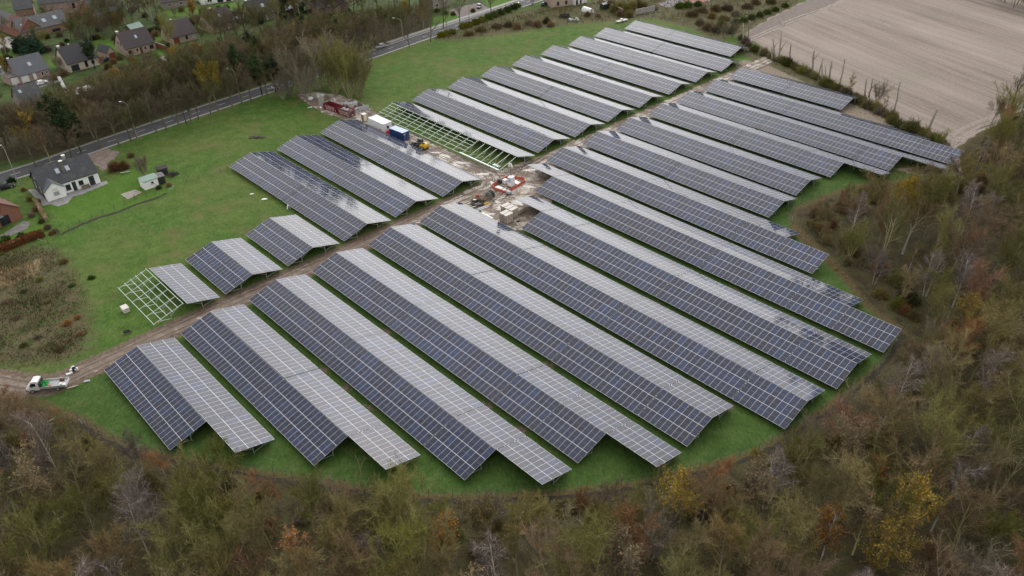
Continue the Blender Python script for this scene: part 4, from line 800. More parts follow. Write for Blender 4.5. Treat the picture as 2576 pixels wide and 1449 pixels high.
def wire_fence(label, pts, h, gap, brace=(), pw=.09, wires=5, mat='galvanised', vert=1.2):
    L = []; pts = [Vector(p) for p in pts]
    for a, b in zip(pts, pts[1:]):
        n = max(1, round((b-a).length/gap)); L += [a.lerp(b, k/n) for k in range(n)]
    L.append(pts[-1]); o0 = L[0]; t = thing('wire_fence', label, 'fence', (o0.x, o0.y, 0)); pm = MB(); pm.box(-pw/2, pw/2, -pw/2, pw/2, -.2, h); me = bpy.data.meshes.new('post'); me.from_pydata(pm.v, [], pm.f); me.materials.append(M[mat])
    for p in L[:100]: q = bpy.data.objects.new('post', me); COL.objects.link(q); q.parent = t; q.location = (p.x-o0.x, p.y-o0.y, 0)
    wm = MB()
    for a, b in zip(L, L[1:]):
        for k in range(wires): z = .1+(h-.15)*k/(wires-1); wm.bar((a.x-o0.x, a.y-o0.y, z), (b.x-o0.x, b.y-o0.y, z), .012)
        n = max(1, int((b-a).length/vert))
        for k in range(1, n): c = a.lerp(b, k/n); wm.bar((c.x-o0.x, c.y-o0.y, .05), (c.x-o0.x, c.y-o0.y, h-.05), .01)
    wm.build('wire_mesh', M[mat], t)
    for (x0, y0, x1, y1) in brace:
        a, b = gp(x0, y0), gp(x1, y1, h*.9); bm_ = MB(); bm_.bar((a[0]-o0.x, a[1]-o0.y, 0), (b[0]-o0.x, b[1]-o0.y, h*.9), .1); bm_.build('brace', M['frame_pale'], t)
    return t
FE = [(195,1052),(248,1088),(330,1128),(448,1152),(560,1174),(644,1188),(784,1212),(856,1221),(1019,1245),(1200,1252),(1408,1240),(1513,1228),(1613,1215),(1760,1180),(1908,1134),(2002,1080),(2110,1012),(2157,974),(2232,898),(2272,829)]
wire_fence('galvanised mesh fence curving round the lower end of the array', P(*FE), 1.9, 3.3, ((806,1218,790,1210),(1508,1238,1520,1229),(2110,1015,2118,1006),(207,1067,198,1054)), .06, 3, 'dark_wire', vert=.9)
wire_fence('short mesh fence with a white brace by the grass bulge', P((2092,640),(2040,588),(1996,560),(1992,522),(2060,496)), 1.9, 3.3, ((1995,560,1993,545),), .06, 3, 'dark_wire', vert=.9)
plain('wood_post', (.16, .13, .095), .9, 0, .2)
wire_fence('old wire fence on wooden posts along the garden of the white house', P((85,622),(122,612),(145,590),(175,578),(202,562),(232,548),(260,536),(288,526),(315,513),(340,501),(368,496),(392,488),(420,478)), 1.3, 2.9, ((424,478,438,466),(110,606,95,601)), .13, 4, 'wood_post', 9)
wire_fence('old wire fence crossing the meadow towards the panel rows', P((440,472),(470,458),(500,448),(555,432),(572,425)), 1.2, 4.5, ((432,478,438,468),), .12, 3, 'wood_post', 9)
wire_fence('mesh fence from the far panel row to the concrete fence', P((1557,68),(1600,56),(1622,48),(1660,37)), 1.9, 3.2, (), .07, 3, vert=1.2)
q = N('ditch_soil'); f = q.noise(1.4, 6, .7); ds = q.out(q.ramp(f, (.35, (.012, .010, .006)), (.6, (.035, .03, .015)), (.75, (.05, .06, .02))), .95)
dl = smooth_line(P(*[(x, y+11) for x, y in FE]), 4); sheet('ditch', strip_poly(dl, .45, .4), ds, .02, .25, .7)
sheet('ditch', strip_poly(smooth_line(P((420,486),(390,500),(340,516),(300,532),(250,548),(190,572),(150,592)), 4), .5, .5), ds, .02, .2, .7)
# ------------------------------------------------------------------ buildings
def mat_brick(name, a, b, mortar, sx=.22):
    q = N(name); c = q.n('ShaderNodeTexBrick', {'Vector': q.n('ShaderNodeMapping', {'Vector': q.n('ShaderNodeTexCoord').outputs['UV']}).outputs[0], 'Scale': 1.0, 'Mortar Size': .008, 'Color1': (*a, 1), 'Color2': (*b, 1), 'Mortar': (*mortar, 1), 'Brick Width': sx, 'Row Height': .07})
    n = q.noise(.8, 5, .65, q.obj()); M[name] = q.out(q.mix(q.math('MULTIPLY', q.step(n, .4, .7), .35), c.outputs[0], tuple(x*.65 for x in a)), .9); return M[name]
def mat_tiles(name, a, b, moss=0.0, row=.30):
    q = N(name); uv = q.n('ShaderNodeTexCoord').outputs['UV']; c = q.n('ShaderNodeTexBrick', {'Vector': uv, 'Scale': 1.0, 'Mortar Size': .012, 'Color1': (*a, 1), 'Color2': (*b, 1), 'Mortar': (*[x*.35 for x in a], 1), 'Brick Width': .28, 'Row Height': row})
    n = q.noise(.9, 5, .65, q.obj()); col = q.mix(q.math('MULTIPLY', q.step(n, .45, .7), .4), c.outputs[0], tuple(x*.6 for x in a))
    if moss: col = q.mix(q.math('MULTIPLY', q.step(q.noise(.6, 6, .7, q.obj()), .5, .62), moss), col, (.16, .165, .13))
    sp = q.n('ShaderNodeSeparateXYZ', {0: uv}); q.bump(q.math('FRACT', q.math('DIVIDE', sp.outputs[1], row)), .6, .03); M[name] = q.out(col, .7); return M[name]
mat_brick('brick_red', (.30, .105, .060), (.24, .080, .048), (.25, .20, .17)); mat_brick('brick_cream', (.46, .36, .29), (.40, .30, .24), (.42, .37, .32)); mat_brick('brick_pink', (.36, .24, .20), (.30, .19, .16), (.36, .31, .28)); mat_brick('brick_grey', (.30, .26, .23), (.24, .21, .19), (.32, .30, .28)); mat_brick('brick_old', (.33, .20, .14), (.25, .15, .11), (.34, .29, .24))
mat_tiles('tiles_dark', (.042, .042, .048), (.055, .054, .060)); mat_tiles('tiles_purple', (.075, .058, .060), (.060, .046, .050)); mat_tiles('tiles_grey', (.12, .13, .145), (.10, .11, .125), 0, .34); mat_tiles('slates', (.066, .070, .078), (.085, .090, .097), .25); mat_tiles('slates_old', (.13, .135, .14), (.09, .095, .10), .55); mat_tiles('tiles_red', (.17, .070, .055), (.13, .055, .045), .2); mat_tiles('slate_black', (.045, .049, .057), (.058, .063, .071), .2)
plain('white_wall', (.86, .87, .86), .8, 0, .06, 1.5); plain('cream_wall', (.58, .52, .42), .85, 0, .08, 1.5); plain('white_paint', (.72, .72, .70), .55, 0, .08); plain('black_paint_and_shade', (.025, .027, .032), .5); plain('rust_door', (.20, .055, .035), .6, 0, .15); plain('concrete', (.33, .32, .30), .9, 0, .2, 1.2); plain('concrete_dark', (.16, .155, .145), .9, 0, .3, 1.0); plain('brown_door', (.13, .055, .04), .6)
plain('timber', (.20, .15, .10), .9, 0, .25, 4); plain('timber_dark', (.055, .048, .042), .9, 0, .3, 4); plain('green_sheet', (.22, .31, .26), .55, .1, .18, 2); plain('grey_sheet', (.23, .24, .25), .55, .2, .15); plain('flat_roof', (.17, .165, .16), .9, 0, .2, 1.2); plain('lead', (.23, .24, .25), .6, .3)
def glass(name, c, r=.06):
    q = N(name); n = q.noise(1.2, 3, .5, q.obj()); M[name] = q.out(q.mix(n, tuple(x*.7 for x in c), tuple(x*1.3 for x in c)), r, 0, IOR=1.5)
glass('window_glass', (.018, .022, .027)); glass('curtained_glass', (.34, .36, .36), .12); glass('skylight_glass', (.40, .46, .55), .08); glass('car_glass', (.015, .018, .020))
def uvquad(mb, pts, mi=0):
    "quad with UVs in metres along its first edge and up its second"
    a, b, c = Vector(pts[0]), Vector(pts[1]), Vector(pts[-1]); e = (b-a).normalized(); n = (b-a).cross(c-a).normalized(); f = n.cross(e)
    fi = mb.poly(pts, mi); off = a.x*.37+a.y*.91
    mb.uv[fi] = [((Vector(p)-a).dot(e)+off, (Vector(p)-a).dot(f)) for p in pts]
def building(name, label, cat, fl, fr, depth, wh, rise, wall, roof, ops=(), sky=(), chim=(), over=.3, z=0, hip=False, group=None, ridge=.5, L=None, back=None, gable=None):
    "gabled building; x along the front wall, y to the back; fl and fr are the feet of the front corners in the photograph"
    a, b = Vector(gp(*fl)), Vector(gp(*fr)); d = b-a; L = L or d.length; ang = math.atan2(d.y, d.x)
    t = thing(name, label, cat, (a.x, a.y, z), ang, group); D = depth; yr = D*ridge; bh = back if back is not None else wh
    kf = min([1]+[.95*L/(op[2]+op[3]/2) for op in ops if op[1] in 'FB']+[.95*L/(k[0]+k[2]/2) for k in sky]+[.95*L/(k[0]+k[2]/2) for k in chim]); kd = min([1]+[.92*D/(op[2]+op[3]/2) for op in ops if op[1] in 'LR'])
    ops = [(op[0], op[1], op[2]*(kf if op[1] in 'FB' else kd), op[3]*(kf if op[1] in 'FB' else kd))+tuple(op[4:]) for op in ops]; sky = [(k[0]*kf,)+tuple(k[1:]) for k in sky]; chim = [(k[0]*kf,)+tuple(k[1:]) for k in chim]
    w = MB(); uvquad(w, [(0,0,-.3),(L,0,-.3),(L,0,wh),(0,0,wh)]); uvquad(w, [(L,D,-.3),(0,D,-.3),(0,D,bh),(L,D,bh)])
    top = wh+rise
    if hip: uvquad(w, [(0,D,-.3),(0,0,-.3),(0,0,wh),(0,D,bh)]); uvquad(w, [(L,0,-.3),(L,D,-.3),(L,D,bh),(L,0,wh)])
    else: uvquad(w, [(0,D,-.3),(0,0,-.3),(0,0,wh),(0,yr,top),(0,D,bh)]); uvquad(w, [(L,0,-.3),(L,D,-.3),(L,D,bh),(L,yr,top),(L,0,wh)])
    gw = M[gable] if gable else None
    wo = w.build('wall', [M[wall], gw] if gw else M[wall], t)
    if gw: wo.data.polygons[2].material_index = 1; wo.data.polygons[3].material_index = 1
    r = MB(); th = .16; o = over; sf = rise/yr; sb = (top-bh)/(D-yr); hx = min(L*.35, D*.5) if hip else 0
    e0 = (-o, -o, wh-o*sf+.05); e1 = (L+o, -o, wh-o*sf+.05); R0 = (-o+hx*1.0, yr, top+.05); R1 = (L+o-hx, yr, top+.05); b0 = (-o, D+o, bh-o*sb+.05); b1 = (L+o, D+o, bh-o*sb+.05); up = lambda p: (p[0], p[1], p[2]+th)
    faces = [[e0, e1, R1, R0], [b1, b0, R0, R1]]
    if hip: faces += [[b0, e0, R0], [e1, b1, R1]]
    for f in faces: uvquad(r, [up(p) for p in f]); r.poly([p for p in f][::-1])
    for p, q_ in ((e0, e1), (b1, b0)) + (() if hip else ((e1, R1), (R1, b1), (b0, R0), (R0, e0))): r.quad(p, q_, up(q_), up(p))
    ro = r.build('roof', M[roof], t)
    def slope(x, s, side=0):
        if side == 0: y = s; return (x, y, wh+y*sf+.05+th)
        return (x, D-s, bh+s*sb+.05+th)
    for (x, s, sw, sh, *sd) in sky:
        sd = sd[0] if sd else 0; ny = -sf if sd == 0 else sb; m = MB(); g = MB(); c = [slope(x-sw/2, s-sh/2, sd), slope(x+sw/2, s-sh/2, sd), slope(x+sw/2, s+sh/2, sd), slope(x-sw/2, s+sh/2, sd)]; n = Vector((0, -sf if sd == 0 else sb, 1)).normalized()
        if sd: c = [c[1], c[0], c[3], c[2]]
        up1 = [tuple(Vector(p)+n*.07) for p in c]; cc = sum((Vector(p) for p in up1), Vector())/4; inn = [tuple(cc+(Vector(p)-cc)*.82+n*.01) for p in up1]
        for k in range(4): m.quad(c[k], c[(k+1)%4], up1[(k+1)%4], up1[k])
        m.poly(up1); fo = m.build('skylight', M['lead'], ro); g.poly(inn); g.build('pane', M['skylight_glass'], fo)
    for (x, y, w_, h0, h1, mm) in chim:
        c = MB(); c.box(x-w_/2, x+w_/2, y-w_/2, y+w_/2, h0, h1, 0); co = c.build('chimney', M[mm], ro); k = MB(); k.box(x-w_/2-.08, x+w_/2+.08, y-w_/2-.08, y+w_/2+.08, h1, h1+.12); k.build('cap', M['white_paint'], co) if 0 else None
        k = MB(); k.box(x-w_/2-.08, x+w_/2+.08, y-w_/2-.08, y+w_/2+.08, h1, h1+.12); ko = k.build('chimney_cap', M['white_paint'], t)
    for op in ops:
        kind, face, c, ow, z0, oh = op[:6]; fm = M[op[6]] if len(op) > 6 else M['white_paint']; gm = M[op[7]] if len(op) > 7 else M['window_glass']
        def pt(u, zz, out):
            return {'F': (u, -out, zz), 'B': (u, D+out, zz), 'L': (-out, u, zz), 'R': (L+out, u, zz)}[face]
        def slab(mb, u0, u1, z0, z1, o0, o1):
            p = [pt(u0, z0, o0), pt(u1, z1, o1)]; x = sorted((p[0][0], p[1][0])); y = sorted((p[0][1], p[1][1])); mb.box(x[0], x[1], y[0], y[1], z0, z1)
        if kind == 'window':
            m = MB(); f = .09
            slab(m, c-ow/2, c+ow/2, z0, z0+f, -.02, .05); slab(m, c-ow/2, c+ow/2, z0+oh-f, z0+oh, -.02, .05); slab(m, c-ow/2, c-ow/2+f, z0+f, z0+oh-f, -.02, .05); slab(m, c+ow/2-f, c+ow/2, z0+f, z0+oh-f, -.02, .05)
            if ow > .9: slab(m, c-f/2, c+f/2, z0+f, z0+oh-f, -.02, .045)
            fo = m.build('window', fm, t); g = MB(); slab(g, c-ow/2+f, c+ow/2-f, z0+f, z0+oh-f, -.02, .02); g.build('pane', gm, fo)
            s = MB(); slab(s, c-ow/2-.08, c+ow/2+.08, z0-.10, z0, -.02, .12); s.build('sill', M['concrete'], fo)
        elif kind in ('door', 'garage_door'):
            m = MB(); slab(m, c-ow/2, c+ow/2, z0, z0+oh, -.02, .04)
            for k in range(4 if kind != 'door' else 2):
                zz = z0+oh*(k+.12)/(4 if kind != 'door' else 2); slab(m, c-ow/2+.12, c+ow/2-.12, zz, zz+oh*.76/(4 if kind != 'door' else 2), .03, .06)
            do = m.build(kind, fm, t); h = MB(); slab(h, c+ow*.36, c+ow*.36+.1, z0+oh*.46, z0+oh*.5, .05, .1); h.build('handle', M['galvanised'], do)
        elif kind == 'opening': m = MB(); slab(m, c-ow/2, c+ow/2, z0, z0+oh, -.02, .03); m.build('doorway', M['black_paint_and_shade'], t)  # black slab on the wall paints the shade inside the opening
    return t, L
W, D_, G_ = 'window', 'door', 'garage_door'
# the white house by the meadow
wh, Lw = building('white_house', 'white single storey house with a long dark slate roof and small front gable', 'house', (117,503), (254,459), 9.0, 3.0, 3.7, 'white_wall', 'slate_black',
    [(W,'F',5.75,1.15,.7,1.5,'black_paint_and_shade'),(D_,'F',7.25,.95,.05,2.4,'black_paint_and_shade'),(W,'F',8.95,1.15,1.0,1.2,'black_paint_and_shade'),(D_,'F',11.6,1.35,.05,2.5,'black_paint_and_shade'),(W,'L',2.4,.6,1.3,1.6),(W,'L',6.2,.6,1.3,1.6),(W,'L',4.6,.6,4.3,1.2)], [(5.2,2.6,1.0,1.2),(7.6,2.6,1.0,1.2)], [(6.6,2.4,.7,4.6,7.7,'concrete_dark'),(8.2,5.2,.7,5.6,7.8,'concrete')], .25, gable='slate_black')
def front_gable(t, x0, x1, y0, wallh, top, deep, wall, roof):
    xm = (x0+x1)/2; w = MB(); uvquad(w, [(x0,y0,-.3),(x1,y0,-.3),(x1,y0,wallh),(xm,y0,top),(x0,y0,wallh)]); uvquad(w, [(x1,y0,-.3),(x1,0,-.3),(x1,0,wallh),(x1,y0,wallh)]); uvquad(w, [(x0,0,-.3),(x0,y0,-.3),(x0,y0,wallh),(x0,0,wallh)]); w.build('porch_wall', M[wall], t)
    r = MB(); o = .22; s = (top-wallh)/(xm-x0)
    for sg, xe in ((-1, x0-o), (1, x1+o)):
        e0 = (xe, y0-o, wallh-o*s+.05); e1 = (xe, .8, wallh-o*s+.05); m0 = (xm, y0-o, top+.05); m1 = (xm, deep, top+.05); up = lambda p: (p[0], p[1], p[2]+.15)
        f = [e0, m0, m1, e1] if sg < 0 else [m0, e0, e1, m1]; uvquad(r, [up(p) for p in f[::1]]) ; r.poly(f[::-1]); r.quad(e0, m0, up(m0), up(e0)); r.quad(e1, e0, up(e0), up(e1))
    r.build('porch_roof', M[roof], t)
front_gable(wh, .05, 4.5, -1.5, 2.7, 4.5, 2.9, 'white_wall', 'tiles_grey')
mb = MB(); mb.box(1.7, 3.2, -1.56, -1.48, .9, 2.1); fo = mb.build('window', M['white_paint'], wh); mb = MB(); mb.box(1.82, 3.08, -1.585, -1.55, 1.0, 2.0); mb.build('pane', M['curtained_glass'], fo)
mb = MB(); mb.box(2.0, 2.9, -1.85, -1.5, 2.5, 3.15); mb.build('air_conditioner', M['white_paint'], wh)
def local_thing(name, label, cat, base, loc, rz=0):
    p = base.matrix_basis @ Vector(loc); return thing(name, label, cat, tuple(p), base.rotation_euler.z+rz)
t = local_thing('garden_bench', 'pale wooden bench against the wall of the white house', 'bench', wh, (9.6, -.75, 0)); mb = MB(); mb.box(-1.0,1.0,-.25,.25,.40,.46); mb.build('seat', M['timber'], t); mb = MB(); mb.box(-1.0,1.0,.22,.27,.46,.95); mb.build('backrest', M['timber'], t)
for x in (-.9, .9): mb = MB(); mb.box(x-.05,x+.05,-.22,.22,0,.4); mb.build('leg', M['timber'], t)
sheet('patio', P((70,478),(88,475),(118,505),(180,480),(268,455),(272,462),(205,490),(185,494),(170,512),(145,520),(128,514),(108,518)), plain('patio_slabs', (.24, .24, .235), .75, 0, .2, 1.0), .05, .06, .8)
sheet('terrace', P((303,489),(340,477),(358,484),(322,502)), plain('old_boards', (.30, .27, .24), .85, 0, .25, 1.5), .06)
sheet('gravel_yard', P((215,392),(262,372),(300,385),(275,410),(258,432),(250,420)), plain('gravel', (.21, .165, .14), .95, 0, .3, .8), .04, .5, 1)
building('garden_shed', 'small white garden shed with a ribbed pale green roof', 'shed', (366,479), (401,467), 3.0, 2.3, .5, 'white_wall', 'green_sheet', [(W,'F',2.2,.8,1.1,.7)], (), (), .25)
building('lean_to_shed', 'low dark open timber shed leaning on the white garden shed', 'shed', (400,466), (418,460), 2.6, 2.0, .35, 'timber_dark', 'flat_roof', [('opening','F',1.0,1.3,.05,1.6)], (), (), .15)
building('log_shelter', 'collapsed dark timber log shelter with a heap of dark brushwood', 'shelter', (403,443), (424,437), 2.4, 1.7, .4, 'timber_dark', 'timber_dark', [('opening','F',1.1,1.5,.1,1.2)], (), (), .2)
mb = MB()
for k in range(70): a = rng.uniform(0, 6.28); r_ = rng.uniform(0, 1.8); p = Vector((r_*math.cos(a), r_*math.sin(a)*.8, rng.uniform(.05, .8*(1-r_/2.2)))); d = Vector(rng.normal(size=3)); d.z *= .25; d.normalize(); mb.bar(p-d*.8, p+d*.8, .07)
tag(mb.build('brush_heap', M['timber_dark'], None, gp(435, 440)), 'heap of dark brushwood beside the collapsed log shelter', 'wood heap')
t = thing('trestle', 'pale wooden trestle frame lying beside the red leaved bush', 'trestle', gp(316, 437), R(20)); mb = MB(); mb.bar((-1.2,0,.5),(1.2,0,.5),.12); mb.build('top_rail', M['frame_pale'], t); mb = MB(); mb.bar((-1.2,.5,.15),(1.2,.5,.15),.12); mb.build('bottom_rail', M['frame_pale'], t)
for k in range(6): mb = MB(); mb.bar((-1.1+k*.44,0,.5),(-1.1+k*.44,.5,.15),.08); mb.build('rung', M['frame_pale'], t)
# the red brick house at the left edge
rb, _ = building('brick_house', 'red brick gabled house cut by the left edge of the photo', 'house', (-38,574), (58,538), 8.5, 2.9, 4.0, 'brick_red', 'tiles_red', [(W,'F',6.5,1.3,3.6,1.4,'black_paint_and_shade','curtained_glass')], (), (), .3, L=9.5) if 0 else (None, 0)
def gable_front(name, label, fl, fr, depth, wh, rise, wall, roof, ops, over=.35):
    "house whose gable end is the front: ridge runs from front to back"
    a, b = Vector(gp(*fl)), Vector(gp(*fr)); d = b-a; Wd = d.length; ang = math.atan2(d.y, d.x)
    c = a+Vector((-math.sin(ang), math.cos(ang)))*depth
    # reuse building() with its long side running away from the viewer
    t = thing(name, label, 'house', (a.x, a.y, 0), ang); w = MB(); top = wh+rise
    uvquad(w, [(0,0,-.3),(Wd,0,-.3),(Wd,0,wh),(Wd/2,0,top),(0,0,wh)]); uvquad(w, [(Wd,depth,-.3),(0,depth,-.3),(0,depth,wh),(Wd/2,depth,top),(Wd,depth,wh)]); uvquad(w, [(0,depth,-.3),(0,0,-.3),(0,0,wh),(0,depth,wh)]); uvquad(w, [(Wd,0,-.3),(Wd,depth,-.3),(Wd,depth,wh),(Wd,0,wh)]); w.build('wall', M[wall], t)
    r = MB(); s = rise/(Wd/2)
    for sg, xe in ((-1, -over), (1, Wd+over)):
        e0 = (xe,-over,wh-over*s+.05); e1 = (xe,depth+over,wh-over*s+.05); m0 = (Wd/2,-over,top+.05); m1 = (Wd/2,depth+over,top+.05); up = lambda p: (p[0],p[1],p[2]+.18)
        f = [e1, e0, m0, m1] if sg < 0 else [e0, e1, m1, m0]; uvquad(r, [up(p) for p in f]); r.poly(f[::-1]); r.quad(e0, m0, up(m0), up(e0)); r.quad(e1, e0, up(e0), up(e1)); r.quad(m1, e1, up(e1), up(m1))
    r.build('roof', M[roof], t)
    for (kind, c, ow, z0, oh, fm, gm) in ops:
        m = MB(); f = .12
        for q_ in ((c-ow/2,c+ow/2,z0,z0+f),(c-ow/2,c+ow/2,z0+oh-f,z0+oh),(c-ow/2,c-ow/2+f,z0+f,z0+oh-f),(c+ow/2-f,c+ow/2,z0+f,z0+oh-f),(c-f/2,c+f/2,z0+f,z0+oh-f)): m.box(q_[0],q_[1],-.06,.02,q_[2],q_[3])
        fo = m.build(kind, M[fm], t); g = MB(); g.box(c-ow/2+f,c+ow/2-f,-.03,.02,z0+f,z0+oh-f); g.build('pane', M[gm], fo)
    return t, Wd
rb, Wr = gable_front('brick_house', 'red brick gabled house with black framed windows cut by the left edge of the photo', (-72,605), (58,548), 9, 3.0, 4.6, 'brick_red', 'tiles_red', [('window', 7.6, 1.5, 3.5, 1.7, 'black_paint_and_shade', 'curtained_glass'), ('glass_door', 8.4, 2.3, .1, 2.3, 'black_paint_and_shade', 'window_glass'), ('window', 3.4, 1.5, 3.5, 1.7, 'black_paint_and_shade', 'curtained_glass')])
mb = MB(); mb.box(3.5, 8.0, -1.3, .0, 2.75, 2.9); mb.build('canopy', M['lead'], rb)
sheet('brick_terrace', P((-30,612),(60,556),(76,560),(70,575),(0,605)), M['concrete_dark'], .05)
# village houses
building('garage_house', 'grey tiled village house with white garage door and a white car parked in front', 'house', (53,211), (128,191), 9.5, 2.7, 4.6, 'brick_pink', 'tiles_grey', [(G_,'F',2.3,2.9,.1,2.2,'white_paint'),(D_,'F',6.2,1.2,.1,2.3,'white_paint'),(W,'F',9.4,1.0,.9,1.3,'white_paint'),(W,'F',11.2,.9,1.2,.9,'white_paint'),(W,'L',4.0,.7,1.4,1.6)], [(6.6,2.2,1.2,1.1)], [(.4,4.9,.6,6.5,7.7,'brick_pink')])
building('flat_roofed_garage', 'flat roofed garage with a wide white door behind a dark red car', 'garage', (29,216), (54,209), 6.5, 2.6, .12, 'brick_pink', 'flat_roof', [(G_,'F',2.4,3.6,.1,2.2,'white_paint')], (), (), .1)
building('garden_cabin', 'small grey garden cabin with white framed panes at the left edge', 'shed', (2,190), (17,186), 3.0, 2.3, .7, 'grey_sheet', 'grey_sheet', [(W,'F',1.4,1.5,.7,1.4,'white_paint','curtained_glass')], (), (), .2)
building('dark_roofed_house', 'village house with black tiled roof and black garage door on a cream wall', 'house', (177,183), (252,163), 9.5, 2.9, 4.8, 'cream_wall', 'tiles_dark', [(G_,'F',2.2,2.7,.1,2.2,'black_paint_and_shade'),(W,'F',6.2,1.0,.5,2.4,'black_paint_and_shade'),(W,'F',8.6,1.4,.9,1.3),(W,'L',2.8,.6,1.6,1.9),(W,'L',5.6,.6,1.6,1.9)], (), [(.5,4.8,.8,6.8,8.3,'brick_cream'),(4.2,5.2,.3,7.3,8.0,'white_paint')])
gable_front('small_garage', 'small gabled brick garage with a rust red door between two village houses', (275,150), (293,144), 6.0, 2.5, 1.9, 'brick_cream', 'tiles_dark', [], .2); 
t = bpy.data.objects['small_garage']; mb = MB(); mb.box(.35, 3.0, -.06, .02, .05, 2.1); mb.build('garage_door', M['rust_door'], t)
building('cream_brick_house', 'cream brick house with dark purple roof and an arched brown door', 'house', (321,144), (392.5,126), 9.0, 3.0, 4.8, 'brick_cream', 'tiles_purple', [(W,'F',1.6,1.4,.8,1.4,'black_paint_and_shade'),(W,'F',4.4,.7,1.3,.8,'black_paint_and_shade'),(D_,'F',6.0,1.0,.1,2.3,'brown_door'),(W,'F',7.7,.7,1.3,.8,'black_paint_and_shade'),(W,'F',10.2,1.6,.9,1.4,'black_paint_and_shade'),(W,'L',3.2,.7,3.6,1.3,'black_paint_and_shade'),(W,'L',5.4,.7,3.6,1.3,'black_paint_and_shade')], [(6.2,2.4,.9,1.0)], [(.5,4.6,.8,6.8,8.4,'brick_cream')])
building('purple_roofed_house', 'pale brick village house with long purple brown roof behind red brown fence', 'house', (437,113), (497,98), 9.5, 2.7, 4.6, 'brick_cream', 'tiles_purple', [(G_,'F',1.8,2.4,.1,2.1,'rust_door'),(W,'F',6.4,1.0,.9,1.3,'black_paint_and_shade'),(W,'F',9.6,1.6,.9,1.3,'white_paint','curtained_glass'),(W,'L',3.4,.7,3.4,1.4,'black_paint_and_shade'),(W,'L',5.6,.7,3.4,1.4,'black_paint_and_shade')], (), [(4.0,5.5,.7,6.6,7.8,'lead')])
building('dark_gabled_house', 'pale gabled village house with near black roof partly behind tall bare trees', 'house', (535,84), (596,68), 9.5, 2.7, 4.8, 'brick_cream', 'tiles_dark', [(W,'F',4.0,1.2,.9,1.3),(D_,'F',6.4,1.0,.1,2.2,'brown_door'),(W,'F',9.6,1.2,.9,1.3),(W,'L',3.2,.7,3.4,1.4),(W,'L',5.6,.7,3.4,1.4)], [(5.8,2.4,.9,1.0)], [(4.0,5.4,.9,6.6,8.0,'brick_cream')])
building('white_door_house', 'pale grey brick house with near black roof and a white front door', 'house', (638,58), (695,46), 9.5, 2.8, 4.8, 'brick_grey', 'tiles_dark', [(W,'F',4.6,.5,1.2,.8),(D_,'F',7.0,1.1,.1,2.2,'white_paint'),(W,'F',10.2,1.3,.9,1.5,'white_paint'),(W,'L',3.2,.7,3.4,1.4),(W,'L',5.6,.7,3.4,1.4)], [(7.0,2.5,1.3,1.2)], [(.5,4.8,.7,6.8,8.1,'brick_grey')])
building('long_bungalow', 'long low grey brick bungalow behind the small golden tree', 'house', (412,24), (482,13), 9.0, 2.8, 3.4, 'brick_grey', 'tiles_purple', [(W,'F',3.5,1.8,.9,1.3),(W,'F',9.0,1.6,.9,1.3),(D_,'F',12.5,1.2,.1,2.2,'white_paint')], (), ())
building('white_modern_house', 'white flat roofed modern house with large glass doors at the top edge', 'house', (508,13), (586,2), 9.0, 3.4, .15, 'white_wall', 'flat_roof', [(W,'F',4.0,2.2,.9,1.4),(W,'F',9.0,2.8,.2,2.4,'black_paint_and_shade'),(W,'F',13.0,2.4,.2,2.4,'black_paint_and_shade')], (), (), .1)
building('hipped_house', 'house with a brown hipped roof half hidden in trees at the top', 'house', (806,40), (878,24), 11, 3.0, 4.6, 'brick_old', 'tiles_purple', [(W,'F',4,1.2,.9,1.3),(W,'F',9,1.2,.9,1.3)], (), (), .3, hip=True)
building('roadside_house', 'grey brown brick house with white windows beside the upper road', 'house', (1090,26), (1131,14), 9.0, 5.2, 3.6, 'brick_grey', 'tiles_purple', [(W,'F',2.2,1.7,.9,1.5),(W,'F',6.2,1.3,.9,1.7),(W,'F',2.2,1.4,3.4,1.2),(W,'F',6.2,1.4,3.4,1.2)], (), ())
building('hidden_house', 'grey roofed house with one skylight half hidden behind trees at the left', 'house', (64,283), (120,268), 9.0, 2.7, 4.2, 'brick_grey', 'slates', [(W,'F',4,1.2,.9,1.3),(W,'F',8,1.2,.9,1.3)], [(1.8,3.0,.9,.9)], ())
building('green_roofed_shed', 'timber garden shed with a pale green gabled roof behind the cream brick house', 'shed', (334,88), (362,80), 4.2, 2.2, 1.3, 'timber', 'green_sheet', [('opening','F',2.8,1.8,.1,1.6)], (), (), .4)
building('small_dark_shed', 'small grey roofed shed in front of the long dark hedge', 'shed', (602,60), (622,55), 3.0, 1.9, .7, 'timber_dark', 'grey_sheet', [('opening','F',1.5,1.0,.1,1.5)], (), (), .3)
building('old_shed', 'dark open shed in the garden above the white trailer roofs', 'shed', (710,40), (740,32), 4.0, 2.0, .8, 'timber_dark', 'grey_sheet', [('opening','F',2.2,2.0,.1,1.5)], (), (), .3)
